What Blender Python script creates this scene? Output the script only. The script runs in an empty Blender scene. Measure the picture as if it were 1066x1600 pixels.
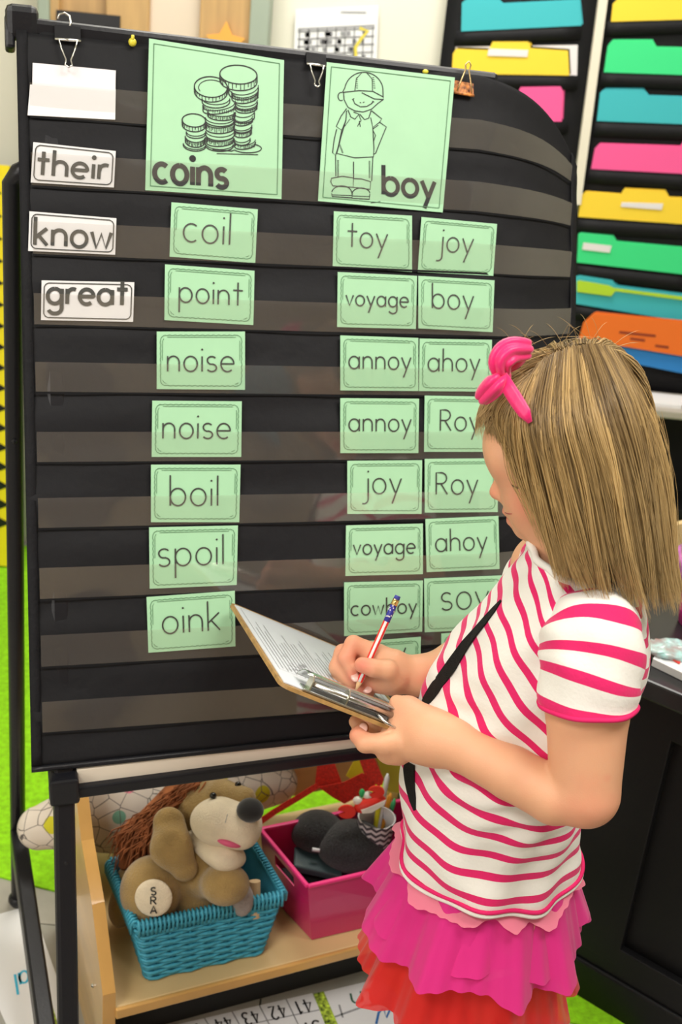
import bpy, bmesh, math, random
import numpy as np
from mathutils import Vector, Matrix
from mathutils.bvhtree import BVHTree

rng = random.Random(7)
NR = np.random.RandomState(11)
SC = bpy.context.scene
COL = SC.collection
V3 = lambda *a: np.array(a, float)

# ------------------------------------------------------------------ camera
PITCH = math.radians(22.6); EYE = 1.45; FPX = 1735.0
SR = .0983; CR = math.sqrt(1 - SR * SR)
FW = V3(0, math.cos(PITCH), -math.sin(PITCH))
R0 = V3(1, 0, 0); U0 = V3(0, math.sin(PITCH), math.cos(PITCH))
CX = CR * R0 + SR * U0; CY = -SR * R0 + CR * U0
CAM = V3(0, 0, EYE)
cam = bpy.data.cameras.new('camera'); camo = bpy.data.objects.new('camera', cam); COL.objects.link(camo)
m = Matrix(((CX[0], CY[0], -FW[0], 0), (CX[1], CY[1], -FW[1], 0), (CX[2], CY[2], -FW[2], EYE), (0, 0, 0, 1)))
camo.matrix_world = m
cam.sensor_fit = 'VERTICAL'; cam.sensor_height = 36; cam.sensor_width = 24
cam.lens = FPX / 1600 * 36
cam.dof.use_dof = True; cam.dof.focus_distance = 1.2; cam.dof.aperture_fstop = 7.0
cam.clip_start = .02
SC.camera = camo

# ------------------------------------------------------------------ light
world = bpy.data.worlds.new('room_light'); SC.world = world; world.use_nodes = True
bg = world.node_tree.nodes['Background']; bg.inputs[0].default_value = (1, .96, .90, 1); bg.inputs[1].default_value = .55
def area(name, loc, target, sx, sy, power, color=(1, .96, .9)):
    l = bpy.data.lights.new(name, 'AREA'); l.shape = 'RECTANGLE'; l.size = sx; l.size_y = sy; l.energy = power; l.color = color
    o = bpy.data.objects.new(name, l); COL.objects.link(o); o.location = loc
    o.rotation_euler = (Vector(target) - Vector(loc)).to_track_quat('-Z', 'Y').to_euler()
    return o
area('ceiling_light_panel', (-.9, -.3, 2.65), (-.5, .6, 0), 1.2, .6, 34)
area('ceiling_light_panel', (.9, .5, 2.65), (.6, 1.2, 0), 1.2, .6, 30)
area('ceiling_light_panel', (0, 2.3, 2.65), (0, 2.4, 0), 1.2, .6, 26)
area('window_daylight', (-1.8, -1.4, 1.6), (.1, 1.1, .8), 1.6, 1.2, 30, (1, .98, .95))
SC.view_settings.view_transform = 'Standard'; SC.view_settings.look = 'None'
SC.view_settings.exposure = .22; SC.view_settings.gamma = 1; SC.view_settings.use_curve_mapping = False

# ------------------------------------------------------------------ lens helpers: a pixel's ray met with a real plane of the room
def ray(x, y): return FPX * FW + (x - 533) * CX - (y - 800) * CY
def hit(x, y, p0, n):
    r = ray(x, y); return CAM + r * (((p0 - CAM) @ n) / (r @ n))
def onZ(x, y, z): return hit(x, y, V3(0, 0, z), V3(0, 0, 1))
def onY(x, y, Y): return hit(x, y, V3(0, Y, 0), V3(0, 1, 0))
def atD(x, y, d): return CAM + ray(x, y) / FPX * d
def unit(v): v = np.asarray(v, float); return v / max(np.linalg.norm(v), 1e-9)

# ------------------------------------------------------------------ materials
MATS = {}
def mat(name, col, rough=.6, metal=0, noise=0, nscale=30, bump=0, bscale=80, spec=.5, alpha=1, trans=0, sss=0, sheen=0, coat=0, emis=0, stretch=None, col2=None):
    if name in MATS: return MATS[name]
    m = bpy.data.materials.new(name); m.use_nodes = True; nt = m.node_tree; b = nt.nodes['Principled BSDF']
    c = (*col, 1)
    b.inputs['Base Color'].default_value = c; b.inputs['Roughness'].default_value = rough; b.inputs['Metallic'].default_value = metal
    b.inputs['Specular IOR Level'].default_value = spec
    b.inputs['Alpha'].default_value = alpha
    if trans: b.inputs['Transmission Weight'].default_value = trans
    if sss:
        b.inputs['Subsurface Weight'].default_value = sss; b.inputs['Subsurface Radius'].default_value = (.012, .005, .003); b.inputs['Subsurface Scale'].default_value = 1
    if sheen: b.inputs['Sheen Weight'].default_value = sheen
    if coat: b.inputs['Coat Weight'].default_value = coat
    if emis: b.inputs['Emission Color'].default_value = c; b.inputs['Emission Strength'].default_value = emis
    if noise or bump:
        tc = nt.nodes.new('ShaderNodeTexCoord'); vec = tc.outputs['Object']
        if stretch:
            mp = nt.nodes.new('ShaderNodeMapping'); mp.inputs['Scale'].default_value = stretch; nt.links.new(vec, mp.inputs[0]); vec = mp.outputs[0]
    if noise:
        n = nt.nodes.new('ShaderNodeTexNoise'); n.inputs['Scale'].default_value = nscale; n.inputs['Detail'].default_value = 5
        nt.links.new(vec, n.inputs['Vector'])
        mx = nt.nodes.new('ShaderNodeMix'); mx.data_type = 'RGBA'
        rp = nt.nodes.new('ShaderNodeMapRange'); rp.inputs[1].default_value = .3; rp.inputs[2].default_value = .7
        nt.links.new(n.outputs[0], rp.inputs[0]); nt.links.new(rp.outputs[0], mx.inputs[0])
        mx.inputs[6].default_value = tuple(min(1, x * (1 - noise)) for x in col) + (1,)
        mx.inputs[7].default_value = tuple(min(1, x * (1 + noise)) for x in (col2 or col)) + (1,)
        nt.links.new(mx.outputs[2], b.inputs['Base Color'])
    if bump:
        n2 = nt.nodes.new('ShaderNodeTexNoise'); n2.inputs['Scale'].default_value = bscale; n2.inputs['Detail'].default_value = 4
        nt.links.new(vec, n2.inputs['Vector'])
        bp = nt.nodes.new('ShaderNodeBump'); bp.inputs['Strength'].default_value = bump; bp.inputs['Distance'].default_value = .002
        nt.links.new(n2.outputs[0], bp.inputs['Height']); nt.links.new(bp.outputs[0], b.inputs['Normal'])
    MATS[name] = m; return m

def clear_vinyl():
    if 'clear_vinyl' in MATS: return MATS['clear_vinyl']
    m = bpy.data.materials.new('clear_vinyl'); m.use_nodes = True; nt = m.node_tree; nt.nodes.remove(nt.nodes['Principled BSDF'])
    out = nt.nodes['Material Output']
    tr = nt.nodes.new('ShaderNodeBsdfTransparent'); gl = nt.nodes.new('ShaderNodeBsdfGlossy'); df = nt.nodes.new('ShaderNodeBsdfDiffuse')
    tr.inputs[0].default_value = (1, 1, 1, 1); gl.inputs['Roughness'].default_value = .06; gl.inputs['Color'].default_value = (1, .97, .9, 1)
    df.inputs[0].default_value = (.85, .75, .66, 1)
    tc = nt.nodes.new('ShaderNodeTexCoord'); n = nt.nodes.new('ShaderNodeTexNoise'); n.inputs['Scale'].default_value = 9; n.inputs['Detail'].default_value = 1
    bp = nt.nodes.new('ShaderNodeBump'); bp.inputs['Strength'].default_value = .6; bp.inputs['Distance'].default_value = .004
    nt.links.new(tc.outputs['Object'], n.inputs['Vector']); nt.links.new(n.outputs[0], bp.inputs['Height']); nt.links.new(bp.outputs[0], gl.inputs['Normal'])
    a = nt.nodes.new('ShaderNodeMixShader'); a.inputs[0].default_value = .12
    b = nt.nodes.new('ShaderNodeMixShader'); b.inputs[0].default_value = .045
    nt.links.new(tr.outputs[0], a.inputs[1]); nt.links.new(gl.outputs[0], a.inputs[2])
    nt.links.new(a.outputs[0], b.inputs[1]); nt.links.new(df.outputs[0], b.inputs[2]); nt.links.new(b.outputs[0], out.inputs[0])
    MATS['clear_vinyl'] = m; return m

def attr_mix(name, attr, ca, cb, rough=.8, **k):
    """colour that is ca where the attribute is 0 and cb where it is 1"""
    m = mat(name, ca, rough, **k); nt = m.node_tree; b = nt.nodes['Principled BSDF']
    at = nt.nodes.new('ShaderNodeAttribute'); at.attribute_name = attr
    mx = nt.nodes.new('ShaderNodeMix'); mx.data_type = 'RGBA'; mx.inputs[6].default_value = (*ca, 1); mx.inputs[7].default_value = (*cb, 1)
    nt.links.new(at.outputs['Fac'], mx.inputs[0]); nt.links.new(mx.outputs[2], b.inputs['Base Color'])
    return m

# ------------------------------------------------------------------ object helpers
def origin(o):
    """where a parent stands, so that children can be given in room coordinates"""
    p = V3(0, 0, 0)
    while o is not None:
        p = p + np.array(o.location); o = o.parent
    return p
def tag(o, label, cat, group=None, kind=None):
    if label: o['label'] = label
    if cat: o['category'] = cat
    if group: o['group'] = group
    if kind: o['kind'] = kind
    return o
def thing(name, label, cat, loc, group=None):
    o = bpy.data.objects.new(name, None); COL.objects.link(o); o.location = tuple(float(x) for x in loc); o.empty_display_size = .05
    return tag(o, label, cat, group)
def mesh(name, vs, fs, material, parent=None, smooth=False, loc=None, label=None, kind=None):
    vs = np.asarray(vs, float)
    if parent is not None: base = origin(parent)
    elif loc is not None: base = np.asarray(loc, float)
    else:
        base = vs.mean(0).copy(); base[2] = vs[:, 2].min()
    me = bpy.data.meshes.new(name); me.from_pydata((vs - base).tolist(), [], [tuple(int(i) for i in f) for f in fs]); me.update()
    if smooth: me.polygons.foreach_set('use_smooth', [True] * len(me.polygons))
    if material is not None: me.materials.append(material)
    o = bpy.data.objects.new(name, me); COL.objects.link(o)
    if parent is not None: o.parent = parent
    else: o.location = tuple(base)
    if label: o['label'] = label
    if kind: o['kind'] = kind
    return o
class G:
    """gathers shapes of ONE part"""
    def __init__(s): s.v = []; s.f = []
    def add(s, vs, fs):
        n = len(s.v); s.v += [tuple(map(float, v)) for v in vs]; s.f += [tuple(i + n for i in f) for f in fs]; return s
    def box(s, c, ax, ay, az, bev=.0):
        """box: centre c, half-extent vectors; edges chamfered by bev"""
        c, ax, ay, az = [np.asarray(q, float) for q in (c, ax, ay, az)]
        if bev <= 0:
            vs = [c + i * ax + j * ay + k * az for i in (-1, 1) for j in (-1, 1) for k in (-1, 1)]
            return s.add(vs, [(0, 1, 3, 2), (4, 6, 7, 5), (0, 4, 5, 1), (2, 3, 7, 6), (0, 2, 6, 4), (1, 5, 7, 3)])
        la, lb, lc = [np.linalg.norm(q) for q in (ax, ay, az)]
        bm = bmesh.new(); bmesh.ops.create_cube(bm, size=2)
        for v in bm.verts: v.co = (v.co.x * la, v.co.y * lb, v.co.z * lc)
        bmesh.ops.bevel(bm, geom=bm.edges[:], offset=min(bev, la * .9, lb * .9, lc * .9), segments=2, affect='EDGES', profile=.5)
        ua, ub, uc = ax / la, ay / lb, az / lc
        bm.verts.index_update()
        s.add([c + v.co.x * ua + v.co.y * ub + v.co.z * uc for v in bm.verts], [[v.index for v in f.verts] for f in bm.faces]); bm.free(); return s
    def bar(s, a, b, w, h=None, up=(0, 0, 1), bev=.0):
        a, b = np.asarray(a, float), np.asarray(b, float); d = b - a; u = unit(d)
        x = unit(np.cross(u, up)); y = np.cross(x, u)
        return s.box((a + b) / 2, d / 2, x * w / 2, y * (h or w) / 2, bev)
    def tube(s, pts, r, seg=8, closed=False, cap=True):
        pts = [np.asarray(p, float) for p in pts]; n = len(pts)
        rs = r if hasattr(r, '__len__') else [r] * n
        ring = []; prev = None
        for i in range(n):
            if closed: t = unit(pts[(i + 1) % n] - pts[i - 1])
            else: t = unit(pts[min(i + 1, n - 1)] - pts[max(i - 1, 0)])
            if prev is None:
                a = np.cross(t, (0, 0, 1)) if abs(t[2]) < .9 else np.cross(t, (1, 0, 0))
            else: a = prev - t * (prev @ t)
            a = unit(a); prev = a; b = np.cross(t, a)
            ring.append([pts[i] + rs[i] * (math.cos(q) * a + math.sin(q) * b) for q in [2 * math.pi * k / seg for k in range(seg)]])
        vs = [v for q in ring for v in q]; fs = []
        for i in range(n if closed else n - 1):
            j = (i + 1) % n
            for k in range(seg):
                l = (k + 1) % seg; fs.append((i * seg + k, i * seg + l, j * seg + l, j * seg + k))
        if cap and not closed: fs.append(tuple(range(seg))[::-1]); fs.append(tuple((n - 1) * seg + k for k in range(seg)))
        return s.add(vs, fs)
    def prism(s, poly, ex):
        """polygon (3-D points) pushed by ex"""
        n = len(poly); ex = np.asarray(ex, float); p = [np.asarray(q, float) for q in poly]
        return s.add(p + [q + ex for q in p], [tuple(range(n))[::-1], tuple(range(n, 2 * n))] + [(i, (i + 1) % n, n + (i + 1) % n, n + i) for i in range(n)])
    def ball(s, c, r, seg=16, rings=10, axes=None):
        c = np.asarray(c, float); ax = axes if axes is not None else np.eye(3); r = r if hasattr(r, '__len__') else (r, r, r)
        vs = [c + ax[2] * r[2]]; fs = []
        for i in range(1, rings):
            t = math.pi * i / rings
            for k in range(seg):
                q = 2 * math.pi * k / seg
                vs.append(c + ax[0] * r[0] * math.sin(t) * math.cos(q) + ax[1] * r[1] * math.sin(t) * math.sin(q) + ax[2] * r[2] * math.cos(t))
        vs.append(c - ax[2] * r[2]); L = len(vs) - 1
        for k in range(seg):
            l = (k + 1) % seg
            fs.append((0, 1 + k, 1 + l)); fs.append((L, 1 + (rings - 2) * seg + l, 1 + (rings - 2) * seg + k))
            for i in range(rings - 2): fs.append((1 + i * seg + k, 1 + (i + 1) * seg + k, 1 + (i + 1) * seg + l, 1 + i * seg + l))
        return s.add(vs, fs)
    def ribbon(s, pts, w, n, lift=0., closed=False):
        """flat line of width w along pts, lying on a surface with normal n"""
        pts = [np.asarray(p, float) for p in pts]; m = len(pts); n = np.asarray(n, float); L = []
        for i in range(m):
            a = pts[i - 1] if (i > 0 or closed) else pts[i]; b = pts[(i + 1) % m] if (i < m - 1 or closed) else pts[i]
            t = unit(b - a); q = unit(np.cross(n, t)); L += [pts[i] + q * w / 2 + n * lift, pts[i] - q * w / 2 + n * lift]
        fs = [(2 * i, 2 * i + 1, 2 * i + 3, 2 * i + 2) for i in range(m - 1)]
        if closed: fs.append((2 * m - 2, 2 * m - 1, 1, 0))
        return s.add(L, fs)
    def out(s, name, material, parent=None, smooth=False, **k):
        return mesh(name, s.v, s.f, material, parent, smooth, **k)
def grid(name, P, material, parent=None, smooth=True, thick=0, **k):
    """P[i][j] 3-D points"""
    P = np.asarray(P, float); a, b = P.shape[:2]
    vs = P.reshape(-1, 3).tolist(); fs = [(i * b + j, (i + 1) * b + j, (i + 1) * b + j + 1, i * b + j + 1) for i in range(a - 1) for j in range(b - 1)]
    o = mesh(name, vs, fs, material, parent, smooth, **k)
    if thick:
        md = o.modifiers.new('thickness', 'SOLIDIFY'); md.thickness = thick; md.offset = 0
    return o

# ------------------------------------------------------------------ lettering: round single-stroke hand
def arc(cx, cy, rx, ry, a0, a1, n=12):
    return [(cx + rx * math.cos(math.radians(a0 + (a1 - a0) * i / n)), cy + ry * math.sin(math.radians(a0 + (a1 - a0) * i / n))) for i in range(n + 1)]
o_ = arc(.48, .5, .44, .5, 90, 450, 22)
LET = {
 'a': (1.0, [o_, [(.92, 1), (.92, 0)]]), 'b': (1.0, [[(.06, 1.75), (.06, 0)], arc(.5, .5, .44, .5, 90, 450, 22)]),
 'c': (.86, [arc(.48, .5, .44, .5, 50, 310, 16)]), 'd': (1.0, [o_, [(.92, 1.75), (.92, 0)]]),
 'e': (.98, [[(.06, .52), (.9, .52)] + arc(.48, .5, .44, .5, 3, 310, 18)]),
 'g': (1.0, [o_, [(.92, 1), (.92, -.3)] + arc(.5, -.3, .42, .36, 0, -160, 10)]),
 'h': (.9, [[(.06, 1.75), (.06, 0)], [(.06, .5)] + arc(.44, .58, .38, .42, 180, 0, 10) + [(.82, 0)]]),
 'i': (.16, [[(.08, 1), (.08, 0)], [(.08, 1.38), (.08, 1.46)]]),
 'j': (.4, [[(.32, 1), (.32, -.35)] + arc(.02, -.35, .3, .3, 0, -110, 6), [(.32, 1.38), (.32, 1.46)]]),
 'k': (.8, [[(.06, 1.75), (.06, 0)], [(.72, 1.05), (.06, .45)], [(.24, .62), (.76, 0)]]),
 'l': (.16, [[(.08, 1.75), (.08, 0)]]),
 'm': (1.3, [[(.06, 1), (.06, 0)], [(.06, .6)] + arc(.35, .7, .29, .3, 180, 0, 8) + [(.64, 0)], [(.64, .6)] + arc(.93, .7, .29, .3, 180, 0, 8) + [(1.22, 0)]]),
 'n': (.9, [[(.06, 1), (.06, 0)], [(.06, .5)] + arc(.44, .58, .38, .42, 180, 0, 10) + [(.82, 0)]]),
 'o': (.96, [o_]), 'p': (1.0, [[(.06, 1), (.06, -.7)], arc(.5, .5, .44, .5, 90, 450, 22)]),
 'r': (.6, [[(.06, 1), (.06, 0)], [(.06, .55)] + arc(.42, .6, .34, .4, 175, 60, 7)]),
 's': (.75, [arc(.37, .74, .3, .26, 35, 255, 10) + arc(.37, .25, .32, .25, 75, -150, 10)]),
 't': (.7, [[(.35, 1.6), (.35, 0)], [(.02, 1.05), (.7, 1.05)]]),
 'v': (.8, [[(.03, 1), (.4, 0), (.78, 1)]]), 'w': (1.2, [[(.03, 1), (.32, 0), (.6, .9), (.88, 0), (1.17, 1)]]),
 'y': (.85, [[(.03, 1), (.43, .05)], [(.83, 1), (.2, -.65)]]),
 'R': (.95, [[(.06, 0), (.06, 1.5)] + [(.4, 1.5)] + arc(.42, 1.12, .4, .38, 90, -90, 10) + [(.06, .74)], [(.4, .74), (.88, 0)]]),
 'S': (.9, [arc(.44, 1.1, .34, .38, 30, 255, 10) + arc(.44, .38, .36, .38, 75, -150, 10)]),
 'A': (1.0, [[(.02, 0), (.5, 1.5), (.98, 0)], [(.2, .5), (.8, .5)]]),
 'I': (.7, [[(.35, 0), (.35, 1.5)], [(.05, 1.5), (.65, 1.5)], [(.05, 0), (.65, 0)]]),
 '1': (.5, [[(.1, 1.2), (.35, 1.5), (.35, 0)]]), '2': (.85, [arc(.42, 1.1, .36, .4, 160, -30, 10) + [(.06, 0), (.82, 0)]]),
 '3': (.85, [arc(.4, 1.12, .34, .36, 150, -80, 10) + arc(.4, .38, .38, .38, 85, -150, 10)]),
 '4': (.9, [[(.6, 0), (.6, 1.5), (.05, .45), (.85, .45)]]), '5': (.85, [[(.75, 1.5), (.18, 1.5), (.12, .85)] + arc(.4, .48, .4, .46, 110, -140, 12)]),
 '+': (.9, [[(.1, .7), (.8, .7)], [(.45, 1.05), (.45, .35)]]), ' ': (.5, []),
}
def word_strokes(word, gap=.22):
    x = 0; out = []
    for ch in word:
        w, st = LET[ch]
        for s in st: out.append([(x + a, b) for a, b in s])
        x += w + gap
    return out, x - gap
def write(g, word, o, ex, ey, width, n, lift=.0006, gap=.22, height=None):
    """put word on a surface: o baseline start, ex vector over the whole word, ey vector of one x-height"""
    st, W = word_strokes(word, gap); o = np.asarray(o, float)
    for s in st:
        if len(s) == 2 and s[0][1] == 1.38:      # dot of i and j
            c = o + ex * (s[0][0] / W) + ey * 1.45 + np.asarray(n, float) * lift; x, y = unit(ex), unit(ey)
            g.add([c + (x * math.cos(q) + y * math.sin(q)) * width * .68 for q in [math.pi * k / 5 for k in range(10)]], [tuple(range(10))]); continue
        g.ribbon([o + ex * (a / W) + ey * b for a, b in s], width, n, lift)
# ================================================================== SETTING
BLK = mat('black_plastic', (.009, .009, .012), .36, bump=.15, bscale=200, spec=.35)
BLKF = mat('black_nylon', (.006, .006, .008), .62, bump=.6, bscale=45, spec=.28)
CREAM = mat('cream_wall', (.80, .77, .66), .9, noise=.02, nscale=3)
WOOD = mat('door_wood', (.55, .34, .14), .45, noise=.14, nscale=6, stretch=(8, 8, .6))
WOODL = mat('birch_ply', (.62, .40, .17), .35, noise=.12, nscale=5, stretch=(1, 1, 6), coat=.2)
WOODE = mat('varnished_edge', (.66, .37, .11), .3, noise=.14, nscale=8, coat=.3)
STEEL = mat('bright_steel', (.75, .73, .70), .22, metal=1)
PAPER = mat('white_paper', (.82, .82, .84), .8)
INK = mat('black_ink', (.012, .012, .012), .6)
WY = 3.0
# floor: grey vinyl tiles, recessed joints
g = G(); g.box((.3, 1.0, -.06), (2.6, 0, 0), (0, 2.6, 0), (0, 0, .05)); fl = g.out('floor', mat('grout', (.22, .21, .19), .8)); fl['kind'] = 'structure'
TS = .305; tm = None; k = 0
tmat = [mat('floor_tile_grey', (.36, .35, .31), .45, noise=.12, nscale=14), mat('floor_tile_warm', (.39, .37, .32), .45, noise=.12, nscale=17)]
tmesh = []
for mm in tmat:
    gg = G(); gg.box((0, 0, -.005), (TS / 2 - .0012, 0, 0), (0, TS / 2 - .0012, 0), (0, 0, .005), .0008)
    me = bpy.data.meshes.new('tile'); me.from_pydata(gg.v, [], gg.f); me.materials.append(mm); tmesh.append(me)
for i in range(-6, 8):
    for j in range(-4, 10):
        o = bpy.data.objects.new('tile', tmesh[(i + j) % 2]); COL.objects.link(o); o.parent = fl
        w = V3(i * TS + .1, j * TS + .12, 0) - origin(fl); o.location = tuple(w)
def structure(name, g, m): o = g.out(name, m); o['kind'] = 'structure'; return o
# back wall (runs behind everything) with the cupboard doorway, side walls, ceiling above the view
g = G(); g.box((.3, WY + .06, 1.35), (2.6, 0, 0), (0, .05, 0), (0, 0, 1.36)); wb = structure('wall_back', g, CREAM)
g = G(); g.box((2.95, 1.0, 1.35), (.05, 0, 0), (0, 2.6, 0), (0, 0, 1.36)); structure('wall_right', g, CREAM)
g = G(); g.box((-2.35, 1.0, 1.35), (.05, 0, 0), (0, 2.6, 0), (0, 0, 1.36)); structure('wall_left', g, CREAM)
g = G(); g.box((.3, 1.0, 2.76), (2.7, 0, 0), (0, 2.6, 0), (0, 0, .04)); structure('ceiling', g, mat('ceiling_white', (.8, .8, .78), .9))
g = G(); g.box((.3, -1.66, 1.35), (2.6, 0, 0), (0, .05, 0), (0, 0, 1.36)); structure('wall_front', g, mat('wall_tan', (.42, .33, .22), .9, noise=.5, nscale=1.2))
def wpt(x, y, off=0): return hit(x, y, V3(0, WY - off, 0), V3(0, 1, 0))
def wrect(g, x0, y0, x1, y1, off, th, bev=0, zfix=None):
    """box on the back wall whose corners are seen at the two pixels"""
    a = wpt(x0, y0, off); b = wpt(x1, y1, off)
    za, zb = zfix if zfix else (a[2], b[2])
    c = V3((a[0] + b[0]) / 2, WY - off + th / 2, (za + zb) / 2)
    return g.box(c, ((b[0] - a[0]) / 2, 0, 0), (0, th / 2, 0), (0, 0, abs(za - zb) / 2), bev)
# door: pale wood double door with a glazed light, grey-green frame
g = G(); wrect(g, 72, 30, 398, 30, .05, .04, zfix=(0, 2.1)); dr = structure('door_1', g, WOOD)
g = G(); wrect(g, 232, 10, 312, 78, .054, .004, zfix=(1.0, 2.0)); g.out('door_glass', mat('frosted_glass', (.74, .62, .50), .25), dr)
for a, b in ((72, 92), (165, 232), (312, 396)):
    g = G(); wrect(g, a, 30, b, 30, .075, .024, .003, zfix=(0, 2.1)); g.out('door_stile', WOOD, dr)
for a, b in ((390, 420), (58, 76)):
    g = G(); wrect(g, a, 30, b, 30, .09, .09, .004, zfix=(0, 2.2)); structure('trim_%d' % (1 if a == 390 else 2), g, mat('grey_green_trim', (.34, .40, .33), .5))
# black notice on the door, a paper star above the chart edge
g = G(); wrect(g, 88, 15, 187, 70, .082, .005); tag(g.out('flat_board', BLK), 'small black board fixed to the wooden door, behind the chart top', 'board')
st = wpt(352, 68, .09); g = G(); pts = [st + V3(math.cos(q) * r, 0, math.sin(q) * r) for q, r in [(math.radians(90 + 36 * k), (.05, .026)[k % 2]) for k in range(10)]]
g.prism(pts, (0, .006, 0)); tag(g.out('paper_star', mat('orange_paper', (.90, .42, .08), .7)), 'orange paper star stuck on the wooden door behind the chart', 'star')
# printed timetable on the wall
root = thing('wall_poster', 'white printed grid poster taped on the cream wall above the chart', 'poster', wpt(525, 120, .004))
g = G(); q = [wpt(462, 14, .004), wpt(592, 8, .004), wpt(588, 112, .004), wpt(458, 112, .004)]; g.prism(q, (0, .001, 0)); g.out('sheet', PAPER, root)
g = G(); n = V3(0, -1, 0)
def quadp(q, s, t): return (q[0] * (1 - s) + q[1] * s) * (1 - t) + (q[3] * (1 - s) + q[2] * s) * t
for t in (.32, .36, .48, .60, .72, .84, .92): g.ribbon([quadp(q, .04, t), quadp(q, .96, t - .02)], .0035, n, .001)
for k in range(9): g.ribbon([quadp(q, .06 + k * .11, .32), quadp(q, .06 + k * .11, .93)], .003, n, .001)
for k in range(40):
    s, t = rng.uniform(.08, .86), rng.choice([.41, .53, .65, .77]); g.ribbon([quadp(q, s, t), quadp(q, s + .05, t)], .010, n, .001)
g.ribbon([quadp(q, .55, .08), quadp(q, .85, .1)], .003, n, .001)
g.out('printed_grid', mat('grey_ink', (.30, .30, .32), .7), root)
g = G(); g.ribbon([quadp(q, a, b) for a, b in ((.78, .33), (.88, .38), (.80, .5), (.74, .62), (.76, .95))], .008, n, .0015); g.out('yellow_marking', mat('yellow_marker', (.75, .62, .08), .7), root)

# rug (lime) lying on the tiles beyond the easel
r0 = onZ(0, 1372, 0); r1 = onZ(885, 1598, 0); dr_ = unit(r1 - r0); nr_ = V3(-dr_[1], dr_[0], 0)
a = r0 - dr_ * .9; b = r1 + dr_ * .5
g = G(); g.prism([a, b, b + nr_ * 1.28, a + nr_ * 1.28], (0, 0, .004))
tag(g.out('rug', mat('lime_rug', (.30, .72, .005), .95, noise=.2, nscale=90, bump=1, bscale=300)), 'bright lime green rug on the floor behind the easel', 'rug')

# black board with a yellow zigzag border at the far left, standing on the floor by the wall
YB = 2.82
lb = thing('display_board', 'black display board edged with a yellow and black zigzag border, at the far left', 'board', (-1.15, YB, 0))
xr = onY(22, 560, YB)[0]; zt = onY(10, 262, YB)[2]
g = G(); g.box((xr - .4, YB + .02, zt / 2), (.4, 0, 0), (0, .015, 0), (0, 0, zt / 2), .003); g.out('board', BLK, lb)
g = G(); g.box((xr - .035, YB, zt / 2 + .03), (.035, 0, 0), (0, .004, 0), (0, 0, zt / 2 - .03)); g.box((xr - .4, YB, zt - .04), (.4, 0, 0), (0, .0035, 0), (0, 0, .045)); g.box((xr - .4, YB, .06), (.4, 0, 0), (0, .0035, 0), (0, 0, .05))
g.out('border', mat('yellow_border', (.95, .75, .01), .6), lb)
zz = .12
while zz < zt - .08:
    g = G(); g.prism([(xr - .07, YB - .004, zz), (xr - .02, YB - .004, zz + .025), (xr - .07, YB - .004, zz + .05)], (0, -.002, 0)); g.out('zigzag', BLK, lb); zz += .056

# ------------------------------------------------------------------ hanging file charts on the wall
def fold_mat(c): return mat('folder_' + c, dict(teal=(.045, .47, .53), yellow=(.95, .66, .04), pink=(.92, .10, .33), green=(.04, .72, .25), lime=(.45, .68, .03), orange=(.85, .17, .015), blue=(.02, .22, .60), white=(.8, .76, .78))[c], .6)
def filechart(label, quad, drops):
    qs = [wpt(x, y, .03) for x, y in quad]
    root = thing('hanging_file_chart', label, 'file organizer', sum(qs) / 4 * V3(1, 1, 0) + V3(0, 0, min(p[2] for p in qs)), 'black hanging file charts on the wall')
    n = 14; P = [[quadp(qs, s / 6, t / n) for s in range(7)] for t in range(n + 1)]
    grid('backing', P, BLKF, root, thick=.004)
    for y, y2 in drops:
        L, R = wpt(y[0], y[1], .036), wpt(y2[0], y2[1], .036)
        P = [[L * (1 - s / 6) + R * (s / 6) + V3(0, -.006, -.017 * t) for s in range(7)] for t in range(3)]
        grid('pocket', P, BLKF, root, thick=.002)
    return root
filechart('black hanging file chart left of the white strip', ((706, -60), (950, -60), (905, 300), (664, 300)),
          (((712, 48), (910, 38)), ((705, 113), (905, 118)), ((700, 182), (890, 186))))
filechart('black hanging file chart right of the white strip', ((952, -60), (1160, -60), (1120, 640), (868, 600)),
          (((948, 33), (1110, 26)), ((940, 112), (1100, 117)), ((930, 190), (1095, 196)), ((920, 263), (1090, 275)), ((904, 342), (1085, 352)), ((902, 414), (1085, 434)), ((896, 477), (1085, 505)), ((900, 530), (1085, 560))))
g = G(); q = [wpt(944, -60, .05), wpt(958, -60, .05), wpt(908, 320, .05), wpt(894, 320, .05)]; g.prism(q, (0, .045, 0)); o = g.out('trim_3', mat('cream_trim', (.80, .74, .62), .6)); o['kind'] = 'structure'
def folder(col, poly, label, sticker=None, extra=None, off=.045):
    pts = [wpt(x, y, off) for x, y in poly]
    c = sum(pts) / len(pts); root = thing('file_folder', label, 'folder', (c[0], WY - off, min(p[2] for p in pts)), 'coloured file folders in the wall charts')
    g = G(); g.prism(pts, (0, .004, 0)); g.out('folder_front', fold_mat(col), root)
    g = G(); g.prism([p + V3(.004, .006, .004) for p in pts], (0, .003, 0)); g.out('folder_back', fold_mat(col), root)
    if sticker:
        g = G(); g.prism([wpt(x, y, off + .003) for x, y in sticker], (0, .001, 0)); g.out('tab_label', fold_mat('white'), root)
    if extra:
        c2, p2 = extra; g = G(); g.prism([wpt(x, y, off - .006) for x, y in p2], (0, .003, 0)); g.out('inserted_sheet', fold_mat(c2), root)
folder('teal', [(721, 49), (722, 4), (728, 1), (778, 1), (784, 7), (905, 1), (909, 40)], 'teal file folder at the top of the left wall chart')
folder('yellow', [(706, 115), (708, 84), (713, 76), (764, 78), (770, 65), (826, 65), (830, 75), (888, 79), (890, 118)], 'yellow file folder with pale papers inside, second in the left wall chart', [(764, 76), (826, 78), (824, 89), (762, 87)], ('white', [(712, 73), (903, 70), (902, 118), (712, 116)]))
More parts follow.
